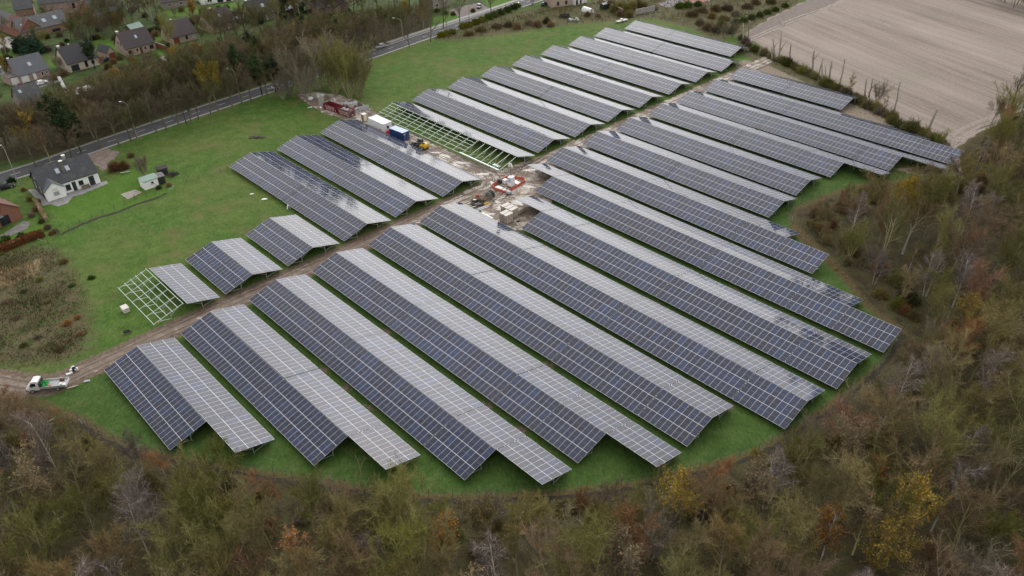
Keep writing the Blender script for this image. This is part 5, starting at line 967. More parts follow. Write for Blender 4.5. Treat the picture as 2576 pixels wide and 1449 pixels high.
# farm
building('farm_barn', 'long low farm barn with old mossy slate roof and three skylights', 'barn', (60,100), (178,72), 8.5, 3.0, 3.8, 'brick_old', 'slates_old', [(W,'F',6,1.0,.8,.9),('opening','F',13,3.2,.2,1.2)], [(2.0,1.6,1.6,1.5),(10.2,1.9,1.6,1.3),(14.6,2.1,1.6,1.4)], (), .35)
building('farm_wing', 'farm wing with grey and rust red roof running to the left edge', 'barn', (-16,92), (58,108), 8.0, 3.0, 3.6, 'brick_red', 'slates_old', [(W,'F',5,1.0,.8,.9)], [(12.5,2.0,.6,1.6)], (), .35) if 0 else None
a = gp(-40, 62); b = gp(60, 100); d = Vector(b)-Vector(a); t = thing('farm_wing', 'farm wing with a grey and rust red roof running to the left edge', 'barn', (a[0], a[1], 0), math.atan2(d.y, d.x)); Lf = d.length; mb = MB()
uvquad(mb, [(0,0,-.3),(Lf,0,-.3),(Lf,0,3.2),(0,0,3.2)]); uvquad(mb, [(Lf,0,-.3),(Lf,8,-.3),(Lf,8,3.2),(Lf,4,6.8),(Lf,0,3.2)]); uvquad(mb, [(0,8,-.3),(0,0,-.3),(0,0,3.2),(0,4,6.8),(0,8,3.2)]); uvquad(mb, [(Lf,8,-.3),(0,8,-.3),(0,8,3.2),(Lf,8,3.2)]); mb.build('wall', M['brick_red'], t)
for x0, x1, m in ((-.3, Lf*.62, 'slates_old'), (Lf*.62, Lf+.3, 'tiles_red')):
    mb = MB(); uvquad(mb, [(x0,-.3,3.1),(x1,-.3,3.1),(x1,4,7.05),(x0,4,7.05)]); uvquad(mb, [(x1,8.3,3.1),(x0,8.3,3.1),(x0,4,7.05),(x1,4,7.05)]); mb.build('roof', M[m], t)
mb = MB(); mb.box(Lf*.84, Lf*.84+.5, .8, 2.6, 4.15, 4.3); o = mb.build('skylight', M['skylight_glass'], t); o.rotation_euler.x = 0
building('farmhouse', 'large pink brick farmhouse with slate roof and skylights at the top left', 'house', (112,55), (214,44), 9.5, 7.2, 4.2, 'brick_pink', 'slates', [(W,'F',4.5,1.1,3.6,1.6),(W,'F',9.5,1.1,3.6,1.6),(W,'F',15.5,1.3,4.2,2.2,'black_paint_and_shade'),(D_,'F',12.5,1.3,.1,2.4,'black_paint_and_shade'),(D_,'F',16.8,1.3,.1,2.4,'black_paint_and_shade')], [(3,2.0,1.5,1.5),(7.5,2.4,1.5,1.4),(13,2.6,1.3,1.6),(15,2.8,1.3,1.6),(17.4,2.9,1.3,1.6)], ())
building('slate_annex', 'farm annex with a dark mossy slate roof beside the farmhouse', 'barn', (46,52), (92,46), 8.5, 4.4, 3.6, 'brick_old', 'slates', [(W,'F',3,1.0,1.2,1.2)], (), ())
gable_front('brick_barn', 'tall red brick barn gable with a dark cart entrance at its foot', (209,58), (252,68), 12, 4.6, 5.4, 'brick_red', 'slates', [], .2); t = bpy.data.objects['brick_barn']; mb = MB(); mb.box(.4, 4.2, -.06, .02, .0, 3.4); mb.build('doorway', M['black_paint_and_shade'], t)  # cart entrance is a flat black slab, its inner shade put into the colour
building('derelict_house', 'derelict pale walled building with peeling plaster at the top edge', 'house', (1388,20), (1442,12), 8, 5.0, 2.6, 'brick_cream', 'slates_old', [('opening','F',3,1.2,.6,1.6),('opening','F',7,1.2,.6,1.6)], (), ()); building('white_shed', 'pale boarded shed with dark doorway next to the derelict building', 'shed', (1446,14), (1476,6), 5, 3.0, .8, 'white_paint', 'grey_sheet', [('opening','F',1.2,1.2,.1,2.0),('opening','F',3.6,1.0,.1,2.0)], (), (), .2)
building('dark_green_shed', 'tiny dark green tool shed beside the concrete panel fence', 'shed', (1517,25), (1528,22), 2.0, 2.0, .4, 'hedge_green', 'grey_sheet', [('opening','F',.8,.7,.1,1.6)], (), (), .15)
building('glazed_roof_hall', 'long white reflective roofed hall behind the roadside trees', 'hall', (196,262), (268,242), 5.5, 3.0, .8, 'concrete_dark', 'white_paint', [(W,'F',4,1.5,1.0,1.2),(W,'F',9,1.5,1.0,1.2)], (), (), .3)
# garden walls, pergolas and yards
def wall(name, label, pts, w, h, mat, cat='wall'):
    mb = MB(); pts = P(*pts); o0 = pts[0]
    for a, b in zip(pts, pts[1:]): mb.bar((a[0]-o0[0], a[1]-o0[1], h/2-.1), (b[0]-o0[0], b[1]-o0[1], h/2-.1), w, h+.2)
    n = len(mb.v); mb2 = MB()
    for a, b in zip(pts, pts[1:]): mb2.bar((a[0]-o0[0], a[1]-o0[1], h+.06), (b[0]-o0[0], b[1]-o0[1], h+.06), w+.12, .12)
    t = thing(name, label, cat, (o0[0], o0[1], 0)); mb.build('wall', M[mat], t); mb2.build('coping', M['concrete'], t); return t
wall('garden_wall', 'tall mossy concrete wall stepping down between two gardens', ((152,206),(166,232),(179,256)), .9, 1.8, 'concrete'); wall('board_fence', 'red brown board fence between two village gardens', ((394,120),(418,128)), .15, 2.0, 'rust_door', 'fence')
wall('concrete_fence', 'pale concrete panel fence at the far end of the meadow', ((1598,38),(1647,28)), .15, 2.2, 'concrete', 'fence'); wall('board_fence', 'weathered board fence beside the tiny green tool shed', ((1506,6),(1540,24),(1566,36)), .15, 2.0, 'timber', 'fence')
sheet('driveway', P((54,214),(128,193),(150,205),(95,222),(60,230)), M['concrete_dark'], .05, .15, 1); sheet('driveway', P((395,146),(430,138),(455,150),(425,158)), M['concrete'], .05, .3, 1); sheet('driveway', P((1130,26),(1180,12),(1205,8),(1240,26),(1192,42),(1160,46)), plain('brown_gravel', (.16, .13, .125), .95, 0, .2, .6), .05, .4, 1); sheet('farmyard', P((-40,105),(20,92),(52,110),(40,122),(-40,125)), M['concrete'], .05, .4, 1)
sheet('gravel_lot', P((1655,10),(1700,-8),(1770,-20),(1790,2),(1720,10),(1680,20)), plain('lot_grit', (.24, .22, .23), .95, 0, .25, .7), .05, .5, 1.5); sheet('red_sand', P((1715,2),(1745,-6),(1800,-8),(1770,6)), plain('red_grit', (.30, .13, .10), .95, 0, .25, .7), .07, .5, 1.2)
# ------------------------------------------------------------------ vehicles
for nm, c, r in (('car_silver', (.30, .32, .34), .3), ('car_white', (.72, .73, .73), .3), ('car_maroon', (.09, .018, .020), .3), ('car_black', (.018, .020, .026), .28), ('car_navy', (.02, .03, .06), .28), ('tyre', (.018, .018, .019), .85), ('hub', (.42, .43, .44), .4), ('lamp_clear', (.75, .76, .76), .2), ('lamp_red', (.45, .03, .02), .25),
    ('skip_maroon', (.15, .012, .022), .7), ('letter_cream', (.66, .58, .50), .7), ('container_blue', (.016, .045, .16), .5), ('container_roof', (.40, .50, .60), .55), ('cabin_white', (.78, .79, .79), .5), ('yellow_paint', (.62, .40, .015), .4), ('barrier_red', (.48, .12, .08), .75), ('net_green', (.03, .36, .07), .6), ('plastic_white', (.72, .73, .73), .45), ('crate_wood', (.46, .40, .33), .85), ('crate_card', (.60, .57, .53), .85), ('cable_black', (.02, .02, .022), .6), ('bag_grey', (.42, .45, .47), .7), ('rubble', (.36, .30, .25), .95), ('navy_panel', (.02, .025, .06), .2), ('red_plastic', (.62, .025, .05), .45), ('toilet_yellow', (.58, .44, .10), .5), ('pink_plastic', (.50, .17, .12), .5), ('dark_metal', (.05, .052, .055), .5), ('board_white', (.8, .8, .78), .6)): plain(nm, c, r, 0, .10, 3)
def wheel(parent, x, y, r, w):
    m = MB(); m.tube([(x, y-w/2, r), (x, y+w/2, r)], r, 16); o = m.build('wheel', M['tyre'], parent); h = MB(); s = 1 if y > 0 else -1; h.tube([(x, y+s*(w/2-.05), r), (x, y+s*(w/2+.015), r)], r*.6, 12); h.build('rim', M['hub'], o); return o
def heading(p, q): a, b = gp(*p), gp(*q); return math.atan2(b[1]-a[1], b[0]-a[0])
def loft(sections, name, mat, parent):
    "sections = [(x, half width bottom, half width top, z0, z1)]: a closed skin along x"
    mb = MB(); k = 8
    for (x, wb, wt, z0, z1) in sections:
        zm = z0+(z1-z0)*.55
        mb.v += [(x, -wb*.94, z0), (x, -wb, z0+(z1-z0)*.25), (x, -wb, zm), (x, -wt, z1), (x, wt, z1), (x, wb, zm), (x, wb, z0+(z1-z0)*.25), (x, wb*.94, z0)]
    for i in range(len(sections)-1):
        for j in range(k): A = i*k+j; B = i*k+(j+1)%k; mb.f.append((A, A+k, B+k, B)); mb.mi.append(0)
    mb.f.append(tuple(range(k))); mb.mi.append(0); n = (len(sections)-1)*k; mb.f.append(tuple(n+j for j in range(k))[::-1]); mb.mi.append(0)
    return mb.build(name, M[mat], parent, bevel=.04)
def car(label, p, q, paint, L=4.3, group=None, estate=False):
    "p = place in the photograph, q = a point ahead of its bonnet"
    x, y = gp(*p); t = thing('parked_car' if 'parked' in label else 'car', label, 'car', (x, y, .03), heading(p, q)); h = L/2
    body = loft([(-h, .72, .66, .42, .88), (-h+.12, .86, .78, .28, .98), (-h*.5, .88, .8, .22, .96), (h*.15, .88, .8, .22, .94), (h*.55, .87, .76, .22, .86), (h-.15, .84, .7, .26, .74), (h, .7, .6, .34, .64)], 'body', paint, t)
    r0 = -h+.25 if estate else -h+.45
    cab = loft([(r0, .76, .60, .86, .92), (r0+.35, .78, .60, .86, 1.42), (-.2, .78, .60, .86, 1.48), (.35, .77, .58, .86, 1.44), (1.05, .74, .6, .84, .90)], 'cabin', paint, t)
    g = MB(); g.quad((r0+.02,-.56,.97),(r0+.02,.56,.97),(r0+.31,.5,1.36),(r0+.31,-.5,1.36)); g.quad((1.02,.58,.95),(1.02,-.58,.95),(.42,-.5,1.41),(.42,.5,1.41))
    for s in (-1, 1): g.poly([(r0+.42, s*.795, .98), (.88, s*.775, .95), (.33, s*.645, 1.38), (r0+.48, s*.655, 1.38)][::s]) 
    for i, v in enumerate(g.v): g.v[i] = (v[0]+(.03 if v[0] > .9 else (-.03 if v[0] < r0+.1 else 0)), v[1]*1.02, v[2]+.015)
    g.build('window', M['car_glass'], t)
    for sx in (-h*.6, h*.62):
        for sy in (-.8, .8): wheel(t, sx, sy, .32, .2)
    for s in (-.55, .55):
        m = MB(); m.box(h-.09, h+.02, s-.16, s+.16, .52, .66); m.build('headlight', M['lamp_clear'], t); m = MB(); m.box(-h-.02, -h+.09, s-.14, s+.14, .62, .8); m.build('taillight', M['lamp_red'], t)
    return t
car('silver grey car driving along the upper stretch of road', (958,120), (940,126), 'car_silver'); car('white car on the road glimpsed between ivy clad roadside trees', (699,222), (720,214), 'car_white'); car('small white car parked on the driveway of the grey tiled house', (106,212), (118,208), 'car_white', 3.9)
car('dark red car parked in front of the white flat roofed garage door', (50,222), (38,225), 'car_maroon', 4.2); car('dark car parked on the drive beside the brick house by the upper road', (1205,19), (1203,25), 'car_navy', 4.3); car('black car half hidden behind shrubs by the left road edge', (14,474), (30,470), 'car_black', 4.5); car('white car on the road at the top edge of the photo', (1300,16), (1285,21), 'car_white', 4.3); car('dark blue car parked beside the derelict building', (1370,14), (1380,10), 'car_navy', 4.2)
def flatbed():
    p, q = (160,968), (85,976); x, y = gp(124, 976); t = thing('flatbed_truck', 'white flatbed truck parked on the dirt track at the left', 'truck', (x, y, .03), heading(p, q))
    loft([(1.0, .98, .86, .45, 2.25), (1.55, 1.0, .86, .42, 2.36), (2.15, 1.0, .85, .42, 2.28), (2.75, .99, .8, .42, 1.42), (3.15, .96, .74, .42, 1.18), (3.3, .84, .62, .5, .98)], 'cab', 'car_white', t)
    g = MB(); g.quad((2.80,-.74,1.42),(2.80,.74,1.42),(2.22,.78,2.22),(2.22,-.78,2.22)); g.build('windscreen', M['car_glass'], t)
    for s in (-1, 1): g = MB(); g.poly([(1.45, s*1.0, 1.42), (2.55, s*1.0, 1.40), (2.2, s*.9, 2.0), (1.45, s*.9, 2.05)][::s]); o = g.build('side_window', M['car_glass'], t); o.location.y = s*.012
    m = MB(); m.box(-3.3, .9, -.35, .35, .45, .62); m.build('chassis', M['dark_metal'], t); m = MB(); m.box(-3.3, .92, -1.05, 1.05, .82, .9)
    for k in range(22): m.box(-3.25+k*.19, -3.16+k*.19, -1.0, 1.0, .905, .93, 1)
    m.build('load_bed', [M['concrete_dark'], M['galvanised']], t)
    for s in (-1, 1): m = MB(); m.box(-3.3, .92, s*1.07-.025, s*1.07+.025, .72, 1.2); m.build('side_board', M['galvanised'] if s > 0 else M['plastic_white'], t)
    m = MB(); m.box(-3.37, -3.32, -1.05, 1.05, .62, 1.1); m.build('tail_board', M['plastic_white'], t); m = MB(); m.box(.9, .97, -1.02, 1.02, .85, 2.0); m.build('headboard', M['dark_metal'], t)
    for s in (-.93, .93): wheel(t, 2.35, s, .35, .24); wheel(t, -1.9, s, .35, .3)
    for s in (-.68, .68): m = MB(); m.box(3.2, 3.3, s-.16, s+.16, .8, .98); m.build('headlight', M['lamp_clear'], t)
    m = MB(); m.box(3.25, 3.4, -.95, .95, .36, .58); m.build('bumper', M['dark_metal'], t)
    for s in (-1, 1): m = MB(); m.box(2.05, 2.2, s*1.12-.1, s*1.12+.1, 1.4, 1.75); m.build('mirror', M['dark_metal'], t)
    mw = t.matrix_basis; rn = np.random.default_rng(5)
    def at(lx, ly, lz): v = mw @ Vector((lx, ly, lz)); return tuple(v)
    mb = MB()
    for k in range(60): a = rn.uniform(0, 6.28); r = rn.uniform(.1, .55); p0 = Vector((r*math.cos(a)*.8, r*math.sin(a)*1.3, rn.uniform(.05, .65*(1-r)+.08))); mb.tube([p0, p0+Vector(rn.normal(size=3)*.2), p0+Vector(rn.normal(size=3)*.25)], .045, 4)
    mb.blob((0, 0, .12), .48, .75, .35, 3, .25); tag(mb.build('net_pile', M['net_green'], None, at(.35, 0, .93), t.rotation_euler.z), 'crumpled bright green netting on the truck bed behind the cab', 'netting')
    mb = MB(); mb.tube([(-.3,0,.14),(.3,0,.14)], [.14,.14], 10); tag(mb.build('fuel_can', M['pink_plastic'], None, at(-.6, .7, .93), t.rotation_euler.z), 'small pink red can on the truck bed beside the netting', 'can')
    mb = MB(); mb.blob((0,0,.2), .4, .3, .28, 8, .3); tag(mb.build('tool_bag', M['brown_door'], None, at(-2.3, -.55, .93), t.rotation_euler.z, smooth=True), 'dark purple red tool bag at the rear of the truck bed', 'bag')
    mb = MB(); mb.box(-.5,.5,-.3,.3,0,.12); mb.box(-.1,.35,-.25,.2,.12,.4); tag(mb.build('white_packing', M['plastic_white'], None, at(-2.7, .6, .93), t.rotation_euler.z+.2), 'white packing boards stacked at the rear of the truck bed', 'boards')
flatbed()
def telehandler():
    x, y = gp(1057, 372); t = thing('telehandler', 'yellow telehandler parked on the muddy yard beside the blue container', 'telehandler', (x, y, .03), heading((1068,374), (1042,366)))
    loft([(-2.6, .9, .75, .7, 1.5), (-2.3, 1.05, .9, .6, 1.75), (-1.2, 1.05, .85, .6, 1.8), (-.6, 1.0, .7, .6, 1.4)], 'engine_cover', 'yellow_paint', t); m = MB(); m.box(-.7, 2.3, -.85, .85, .65, 1.1); m.build('chassis', M['dark_metal'], t)
    c = MB(); c.box(-.5, 1.0, -1.05, -.15, 1.1, 2.5); co = c.build('cab', M['dark_metal'], t, bevel=.06); g = MB(); g.box(-.4, .9, -1.07, -1.04, 1.5, 2.35); g.box(1.0, 1.02, -.95, -.25, 1.4, 2.35); g.build('cab_glass', M['car_glass'], t)
    b = MB(); b.bar((-2.2, .45, 2.0), (2.4, .45, 1.15), .38, .4); b.bar((2.3, .45, 1.2), (2.7, .45, .5), .3, .3); b.build('boom', M['dark_metal'], t); f = MB(); f.box(2.65, 2.75, -.4, 1.2, .25, .9)
    for s in (-.1, .9): f.box(2.7, 3.9, s-.06, s+.06, .22, .29)
    f.build('forks', M['dark_metal'], t)
    for sx in (-1.7, 1.7):
        for sy in (-1.0, 1.0): wheel(t, sx, sy, .62, .42)
    m = MB(); m.bar((-.9, .1, 1.8), (-.9, .1, 3.0), .04); m.build('aerial', M['dark_metal'], t)
telehandler()
# ------------------------------------------------------------------ street lamps and poles
def street_lamp(label, base, head, r=.09):
    x, y = gp(*base); dep = math.sqrt(x*x+y*y+CAM_H**2); H = 9.0
    for _ in range(6): H *= (base[1]-head[1])/max(1, base[1]-pix(x, y, H)[1])
    H = min(max(H, 6), 11.5); dx = (head[0]-pix(x, y, H)[0])*dep/CAM_F
    t = thing('street_lamp', label, 'street lamp', (x, y, 0), 0, 'street lamps along the road'); m = MB(); m.tube([(0,0,-.2),(0,0,H*.5),(0,0,H-1.4)], [r*1.2, r, r*.75], 8); m.build('pole', M['concrete'], t)
    m = MB(); m.tube([(0,0,H-1.45),(dx*.12,.0,H-.7),(dx*.45,.05,H-.15),(dx*.9,.1,H)], [r*.75,r*.65,r*.55,r*.5], 6); m.build('arm', M['concrete'], t); s = 1 if dx > 0 else -1; m = MB(); m.box(-.35,.35,-.12,.12,-.06,.1); o = m.build('lamp_head', M['white_paint'], t, (dx, .1, H), 0, bevel=.03)
street_lamp('bent armed street lamp at the left edge above the red brick house', (50,468), (1,350)); street_lamp('bent armed street lamp left of the middle of the tree belt', (347,350), (304,256)); street_lamp('bent armed street lamp in the middle of the tree belt by the road', (607,260), (573,172)); street_lamp('street lamp rising out of the shrubs by the site entrance', (830,222), (794,104)); street_lamp('tall white street lamp on the open meadow side of the road', (1016,124), (991,44)); street_lamp('straight street lamp on the pavement near the driveway at the top', (1180,48), (1177,-4))
def pole(label, base, H): x, y = gp(*base); t = thing('utility_pole', label, 'pole', (x, y, 0)); m = MB(); m.tube([(0,0,-.2),(0,0,H)], [.14,.09], 8); m.build('pole', M['timber'], t); m = MB(); m.box(-.5,.5,-.05,.05,H-.5,H-.38); m.build('crossbar', M['timber'], t)
pole('pale utility pole standing before the half hidden grey roofed house', (86,294), 8.5); pole('thin pole on the verge beside the yellow green roadside shrub', (1125,86), 5)
# ------------------------------------------------------------------ building site
def text_mesh(s, size, depth=.01):
    cu = bpy.data.curves.new('lettering', 'FONT'); cu.body = s; cu.size = size; cu.extrude = depth; cu.align_x = 'LEFT'; o = bpy.data.objects.new('tmp', cu); COL.objects.link(o); bpy.context.view_layer.update()
    me = bpy.data.meshes.new_from_object(o.evaluated_get(bpy.context.evaluated_depsgraph_get())); bpy.data.objects.remove(o); bpy.data.curves.remove(cu); return me
DUF = text_mesh('DUFOUR', 1.0); 
def skip(label, fl, fr, depth, h, load):
    a, b = Vector(gp(*fl)), Vector(gp(*fr)); d = b-a; L = d.length; t = thing('waste_skip', label, 'skip', (a.x, a.y, .03), math.atan2(d.y, d.x), 'maroon skips at the site entrance'); m = MB(); w = .08
    m.box(0, L, 0, w, .15, h); m.box(0, L, depth-w, depth, .15, h); m.box(0, w, w, depth-w, .15, h); m.box(L-w, L, w, depth-w, .15, h*1.05); m.box(w, L-w, w, depth-w, .15, .25)
    n = 8
    for k in range(n+1): x = (L-.1)*k/n; m.box(x, x+.1, -.07, -.002, .15, h-.1) if k in (0, n) else None; m.box(x, x+.1, depth+.002, depth+.07, .15, h-.1)
    m.box(-.05, L+.05, -.09, -.003, h-.1, h+.03); m.box(-.05, L+.05, depth+.003, depth+.09, h-.1, h+.03); m.box(L+.002, L+.1, .1, depth-.1, h*.45, h*.55); m.box(L+.002, L+.1, .1, .25, .15, h); m.box(L+.002, L+.1, depth-.25, depth-.1, .15, h); m.build('body', M['skip_maroon'], t)
    o = bpy.data.objects.new('lettering', DUF); COL.objects.link(o); o.parent = t; DUF.materials.clear(); DUF.materials.append(M['letter_cream']); sx = L*.74/max(v.co.x for v in DUF.vertices); o.scale = (sx, h*.52, 1); o.rotation_euler = (R(90), 0, 0); o.location = (L*.13, -.02, h*.48)
    m = MB()
    for k in range(6): m.box(L*(.2+.11*k), L*(.2+.11*k)+L*.055, -.03, -.004, h*.22, h*.36)
    m.build('small_lettering', M['letter_cream'], t); m = MB(); m.box(L-.3, L-.06, -.03, -.004, .3, h*.5); m.box(L+.1, L+.13, depth*.4, depth*.6, .4, .8); m.build('warning_mark', M['letter_cream'], t)
    if load:
        rn = np.random.default_rng(3)
        for nm, mt, lab, n2 in (('rubble_heap', 'rubble', 'heap of rubble filling the front maroon skip', 26), ('scrap_bags', 'bag_grey', 'grey waste sheets lying on the rubble of the front skip', 7)):
            m = MB()
            for k in range(n2): c = (rn.uniform(.5, L-.5), rn.uniform(.4, depth-.4), h*(.72 if n2 > 10 else .95)); s = rn.uniform(.25, .55); m.blob(c, s*1.2, s, s*.5, k, .3, 7, 4)
            if n2 > 10: m.box(.1, L-.1, .1, depth-.1, .26, h*.7)
            tag(m.build(nm, M[mt], None, (a.x, a.y, .03), math.atan2(d.y, d.x)), lab, 'waste')
    return t
skip('maroon waste skip with cream lettering, the emptier rear one', (815,275), (846,285), 2.4, 1.9, False); skip('maroon waste skip with cream lettering, heaped with rubble, front one', (850,287.5), (880,297), 2.4, 2.0, True)
def container(label, name, fl, fr, depth, h, body, roof, cat, loc=None):
    a, b = Vector(gp(*fl)), Vector(gp(*fr)); d = b-a; L = d.length; t = thing(name, label, cat, (a.x, a.y, .03), math.atan2(d.y, d.x)); return t, L
t, L = container('white site cabin with flat jointed roof and one small window', 'site_cabin', (929,319), (967,336.5), 3, 2.7, 0, 0, 'cabin'); m = MB(); m.box(0, L, 0, 3.0, .15, 2.75)
for k in range(9): m.box(L*k/8-.03 if k else 0, L*k/8+.03, -.03, -.002, .2, 2.7)
m.build('wall', M['cabin_white'], t); m = MB(); m.box(-.08, L+.08, -.08, 3.08, 2.752, 2.86)
for k in (0.0, .33, .66, 1.0): m.box(max(0, L*k-.12), min(L, L*k+.12), -.05, 3.05, 2.862, 2.93)
m.build('roof', M['cabin_white'], t); m = MB(); m.box(L+.002, L+.06, 1.0, 1.9, 1.1, 2.2); o = m.build('window', M['white_paint'], t); m = MB(); m.box(L+.04, L+.075, 1.12, 1.78, 1.22, 2.08); m.build('pane', M['window_glass'], o)
for k in range(3): m = MB(); m.box(L*(.05+.42*k), L*(.05+.42*k)+.4, .1, 2.9, -.05, .149); m.build('skid', M['concrete'], t)
t, L = container('dark blue steel container with pale blue roof beside the white cabin', 'shipping_container', (981,344), (1015,357), 2.44, 2.6, 0, 0, 'container'); m = MB(); n = int(L/.28); 
m.box(0, L, .03, 2.41, .12, 2.55)
for k in range(n): m.box(.1+k*(L-.2)/n, .1+k*(L-.2)/n+.14, -.0, .028, .25, 2.45); m.box(.1+k*(L-.2)/n, .1+k*(L-.2)/n+.14, 2.412, 2.44, .25, 2.45)
for x in (-.02, L-.1): m.box(x, x+.12, -.03, .09, .02, 2.6); m.box(x, x+.12, 2.35, 2.47, .02, 2.6)
m.build('body', M['container_blue'], t); m = MB(); m.box(-.02, L+.02, 0, 2.44, 2.602, 2.66); m.build('roof', M['container_roof'], t)
for y0, y1 in ((.12, 1.2), (1.24, 2.32)):
    m = MB(); m.box(L+.002, L+.06, y0, y1, .2, 2.45)
    o = m.build('door', M['container_blue'], t); m = MB()
    for yy in (y0+.3, y1-.3): m.tube([(L+.1, yy, .2), (L+.1, yy, 2.45)], .025, 6)
    m.build('lock_bar', M['galvanised'], o)
m = MB(); m.box(L+.062, L+.068, .25, .95, 1.95, 2.2); m.build('placard', M['board_white'], t)
def simple(name, label, cat, px, build, mat, rz=0.0, z=.03, group=None, smooth=False, bevel=0):
    m = MB(); build(m); p = gp(*px) if len(px) == 2 and not isinstance(px[0], tuple) else px[0]; return tag(m.build(name, M[mat], None, (p[0], p[1], z), rz, smooth, bevel), label, cat, group)
for px, l, r in (((958,331), 'red plastic drum at the corner of the white cabin', .45), ((978,336), 'pair of red plastic drums heaped between cabin and blue container', .6)):
    t = thing('plastic_drum', l, 'drum', (*gp(*px), .03)); m = MB(); m.tube([(0,0,0),(0,0,.15),(0,0,.85),(0,0,.95)], [r*.9, r, r, r*.85], 12); m.build('body', M['red_plastic'], t, bevel=.02); m = MB(); m.cyl((0,0,.95), r*.3, .06, 8); m.build('lid', M['red_plastic'], t)
t = thing('portable_toilet', 'yellow and white portable toilet beside the site cabin', 'toilet', (*gp(917,304), .03), YAW); m = MB(); m.box(-.6,.6,-.6,.6,.1,2.1); m.build('body', M['toilet_yellow'], t, bevel=.04); m = MB(); m.box(-.66,.66,-.66,.66,2.1,2.3); m.build('roof', M['board_white'], t, bevel=.05); m = MB(); m.box(.602,.63,-.4,.4,.15,2.0); m.build('door', M['plastic_white'], t); m = MB(); m.box(-.4,.4,-.63,-.602,.15,2.0); m.build('side_panel', M['timber'], t)
# heaps and bags by the entrance
for px, mt, l, s, sd in (((872,264),'bag_grey','grey sheeted heap at the foot of the willow clump',1.5,1),((889,266),'bag_grey','grey and silver sheeting heaped beside the timber offcuts',1.7,2),((884,270),'rubble','low brown soil heap below the grey sheeting',1.4,3),((900,275),'plastic_white','pale plastic sack beside the concrete trough',.9,4),((801,240),'plastic_white','white bulk bag, rear one of the two by the road',.95,5),((807,243),'plastic_white','white bulk bag, front one of the two by the road',1.1,6),((783,250),'plastic_white','white plastic sacks heaped under the entrance shrubs',1.2,7),((809,272),'plastic_white','small white sack on the ground behind the rear skip',.6,8)):
    simple('heap' if 'heap' in l else 'sack', l, 'heap' if 'heap' in l else 'sack', px, lambda m: [m.blob((random.Random(sd*9+k).uniform(-.6,.6)*s, random.Random(sd*7+k).uniform(-.5,.5)*s, .3*s), .6*s, .5*s, .42*s, sd*5+k, .3, 8, 5) for k in range(4 if s > 1.15 else 2)], mt)
def trough(m): m.box(-1.8,1.8,-.5,.5,.0,.12); m.box(-1.8,1.8,-.5,-.4,.12,1.0); m.box(-1.8,1.8,.4,.5,.12,1.0); m.box(-1.8,-1.7,-.4,.4,.12,1.0); m.box(1.7,1.8,-.4,.4,.12,1.0)
simple('metal_trough', 'grey metal trough lying by the verge near the bare frame', 'trough', (914,276), trough, 'bag_grey', heading((905,278),(923,273))); simple('timber_pile', 'pile of yellow brown timber offcuts behind the grey trough', 'timber', (906,267), lambda m: [m.bar((random.Random(k).uniform(-1,1), random.Random(k+50).uniform(-.5,.5), .05), (random.Random(k+9).uniform(-1,1), random.Random(k+70).uniform(-.5,.5), random.Random(k+3).uniform(.3,2.0)), .12) for k in range(16)], 'timber')
t = thing('notice_board', 'white notice board on a post behind the rear skip', 'sign', (*gp(845,266), 0), heading((840,262),(848,266))); m = MB(); m.box(-.05,.05,-.05,.05,0,2.6); m.build('post', M['galvanised'], t); m = MB(); m.box(-.5,.5,-.09,-.052,1.3,2.7); m.build('board', M['board_white'], t); m = MB(); m.box(-.58,.58,-.05,-.02,1.22,2.78); m.build('frame', M['dark_metal'], t)
simple('concrete_slab', 'grey concrete slab leaning upright behind the rear skip', 'slab', (809,266), lambda m: m.bar((0,0,0),(.3,.3,2.6),1.9,.2), 'concrete', .4); simple('white_litter', 'white sheet on the meadow grass left of the skips', 'litter', (780,271), lambda m: (m.box(-.7,.7,-.2,.2,0,.15), m.box(.2,.5,-.2,.2,.15,.35)), 'plastic_white', .3)
for (p, q, l) in (((893,292),(880,299),'mesh barrier panel standing beside the front skip'),((940,290),(925,284),'mesh barrier panel standing behind the portable toilet')):
    a, b = gp(*p), gp(*q); d = Vector(b)-Vector(a); t = thing('mesh_barrier', l, 'barrier', (a[0], a[1], .03), math.atan2(d.y, d.x)); Lb = 3.4; m = MB(); m.bar((0,0,.1),(0,0,2),.05); m.bar((Lb,0,.1),(Lb,0,2),.05); m.bar((0,0,2),(Lb,0,2),.05); m.bar((0,0,.15),(Lb,0,.15),.05); m.build('frame', M['galvanised'], t); m = MB()
    for k in range(1, 17): m.bar((Lb*k/17,0,.15),(Lb*k/17,0,2),.015)
    m.build('mesh', M['galvanised'], t); m = MB(); m.box(-.3,.3,-.12,.12,0,.13); m.build('foot', M['concrete'], t); m = MB(); m.box(Lb-.3,Lb+.3,-.12,.12,0,.13); m.build('foot', M['concrete'], t)
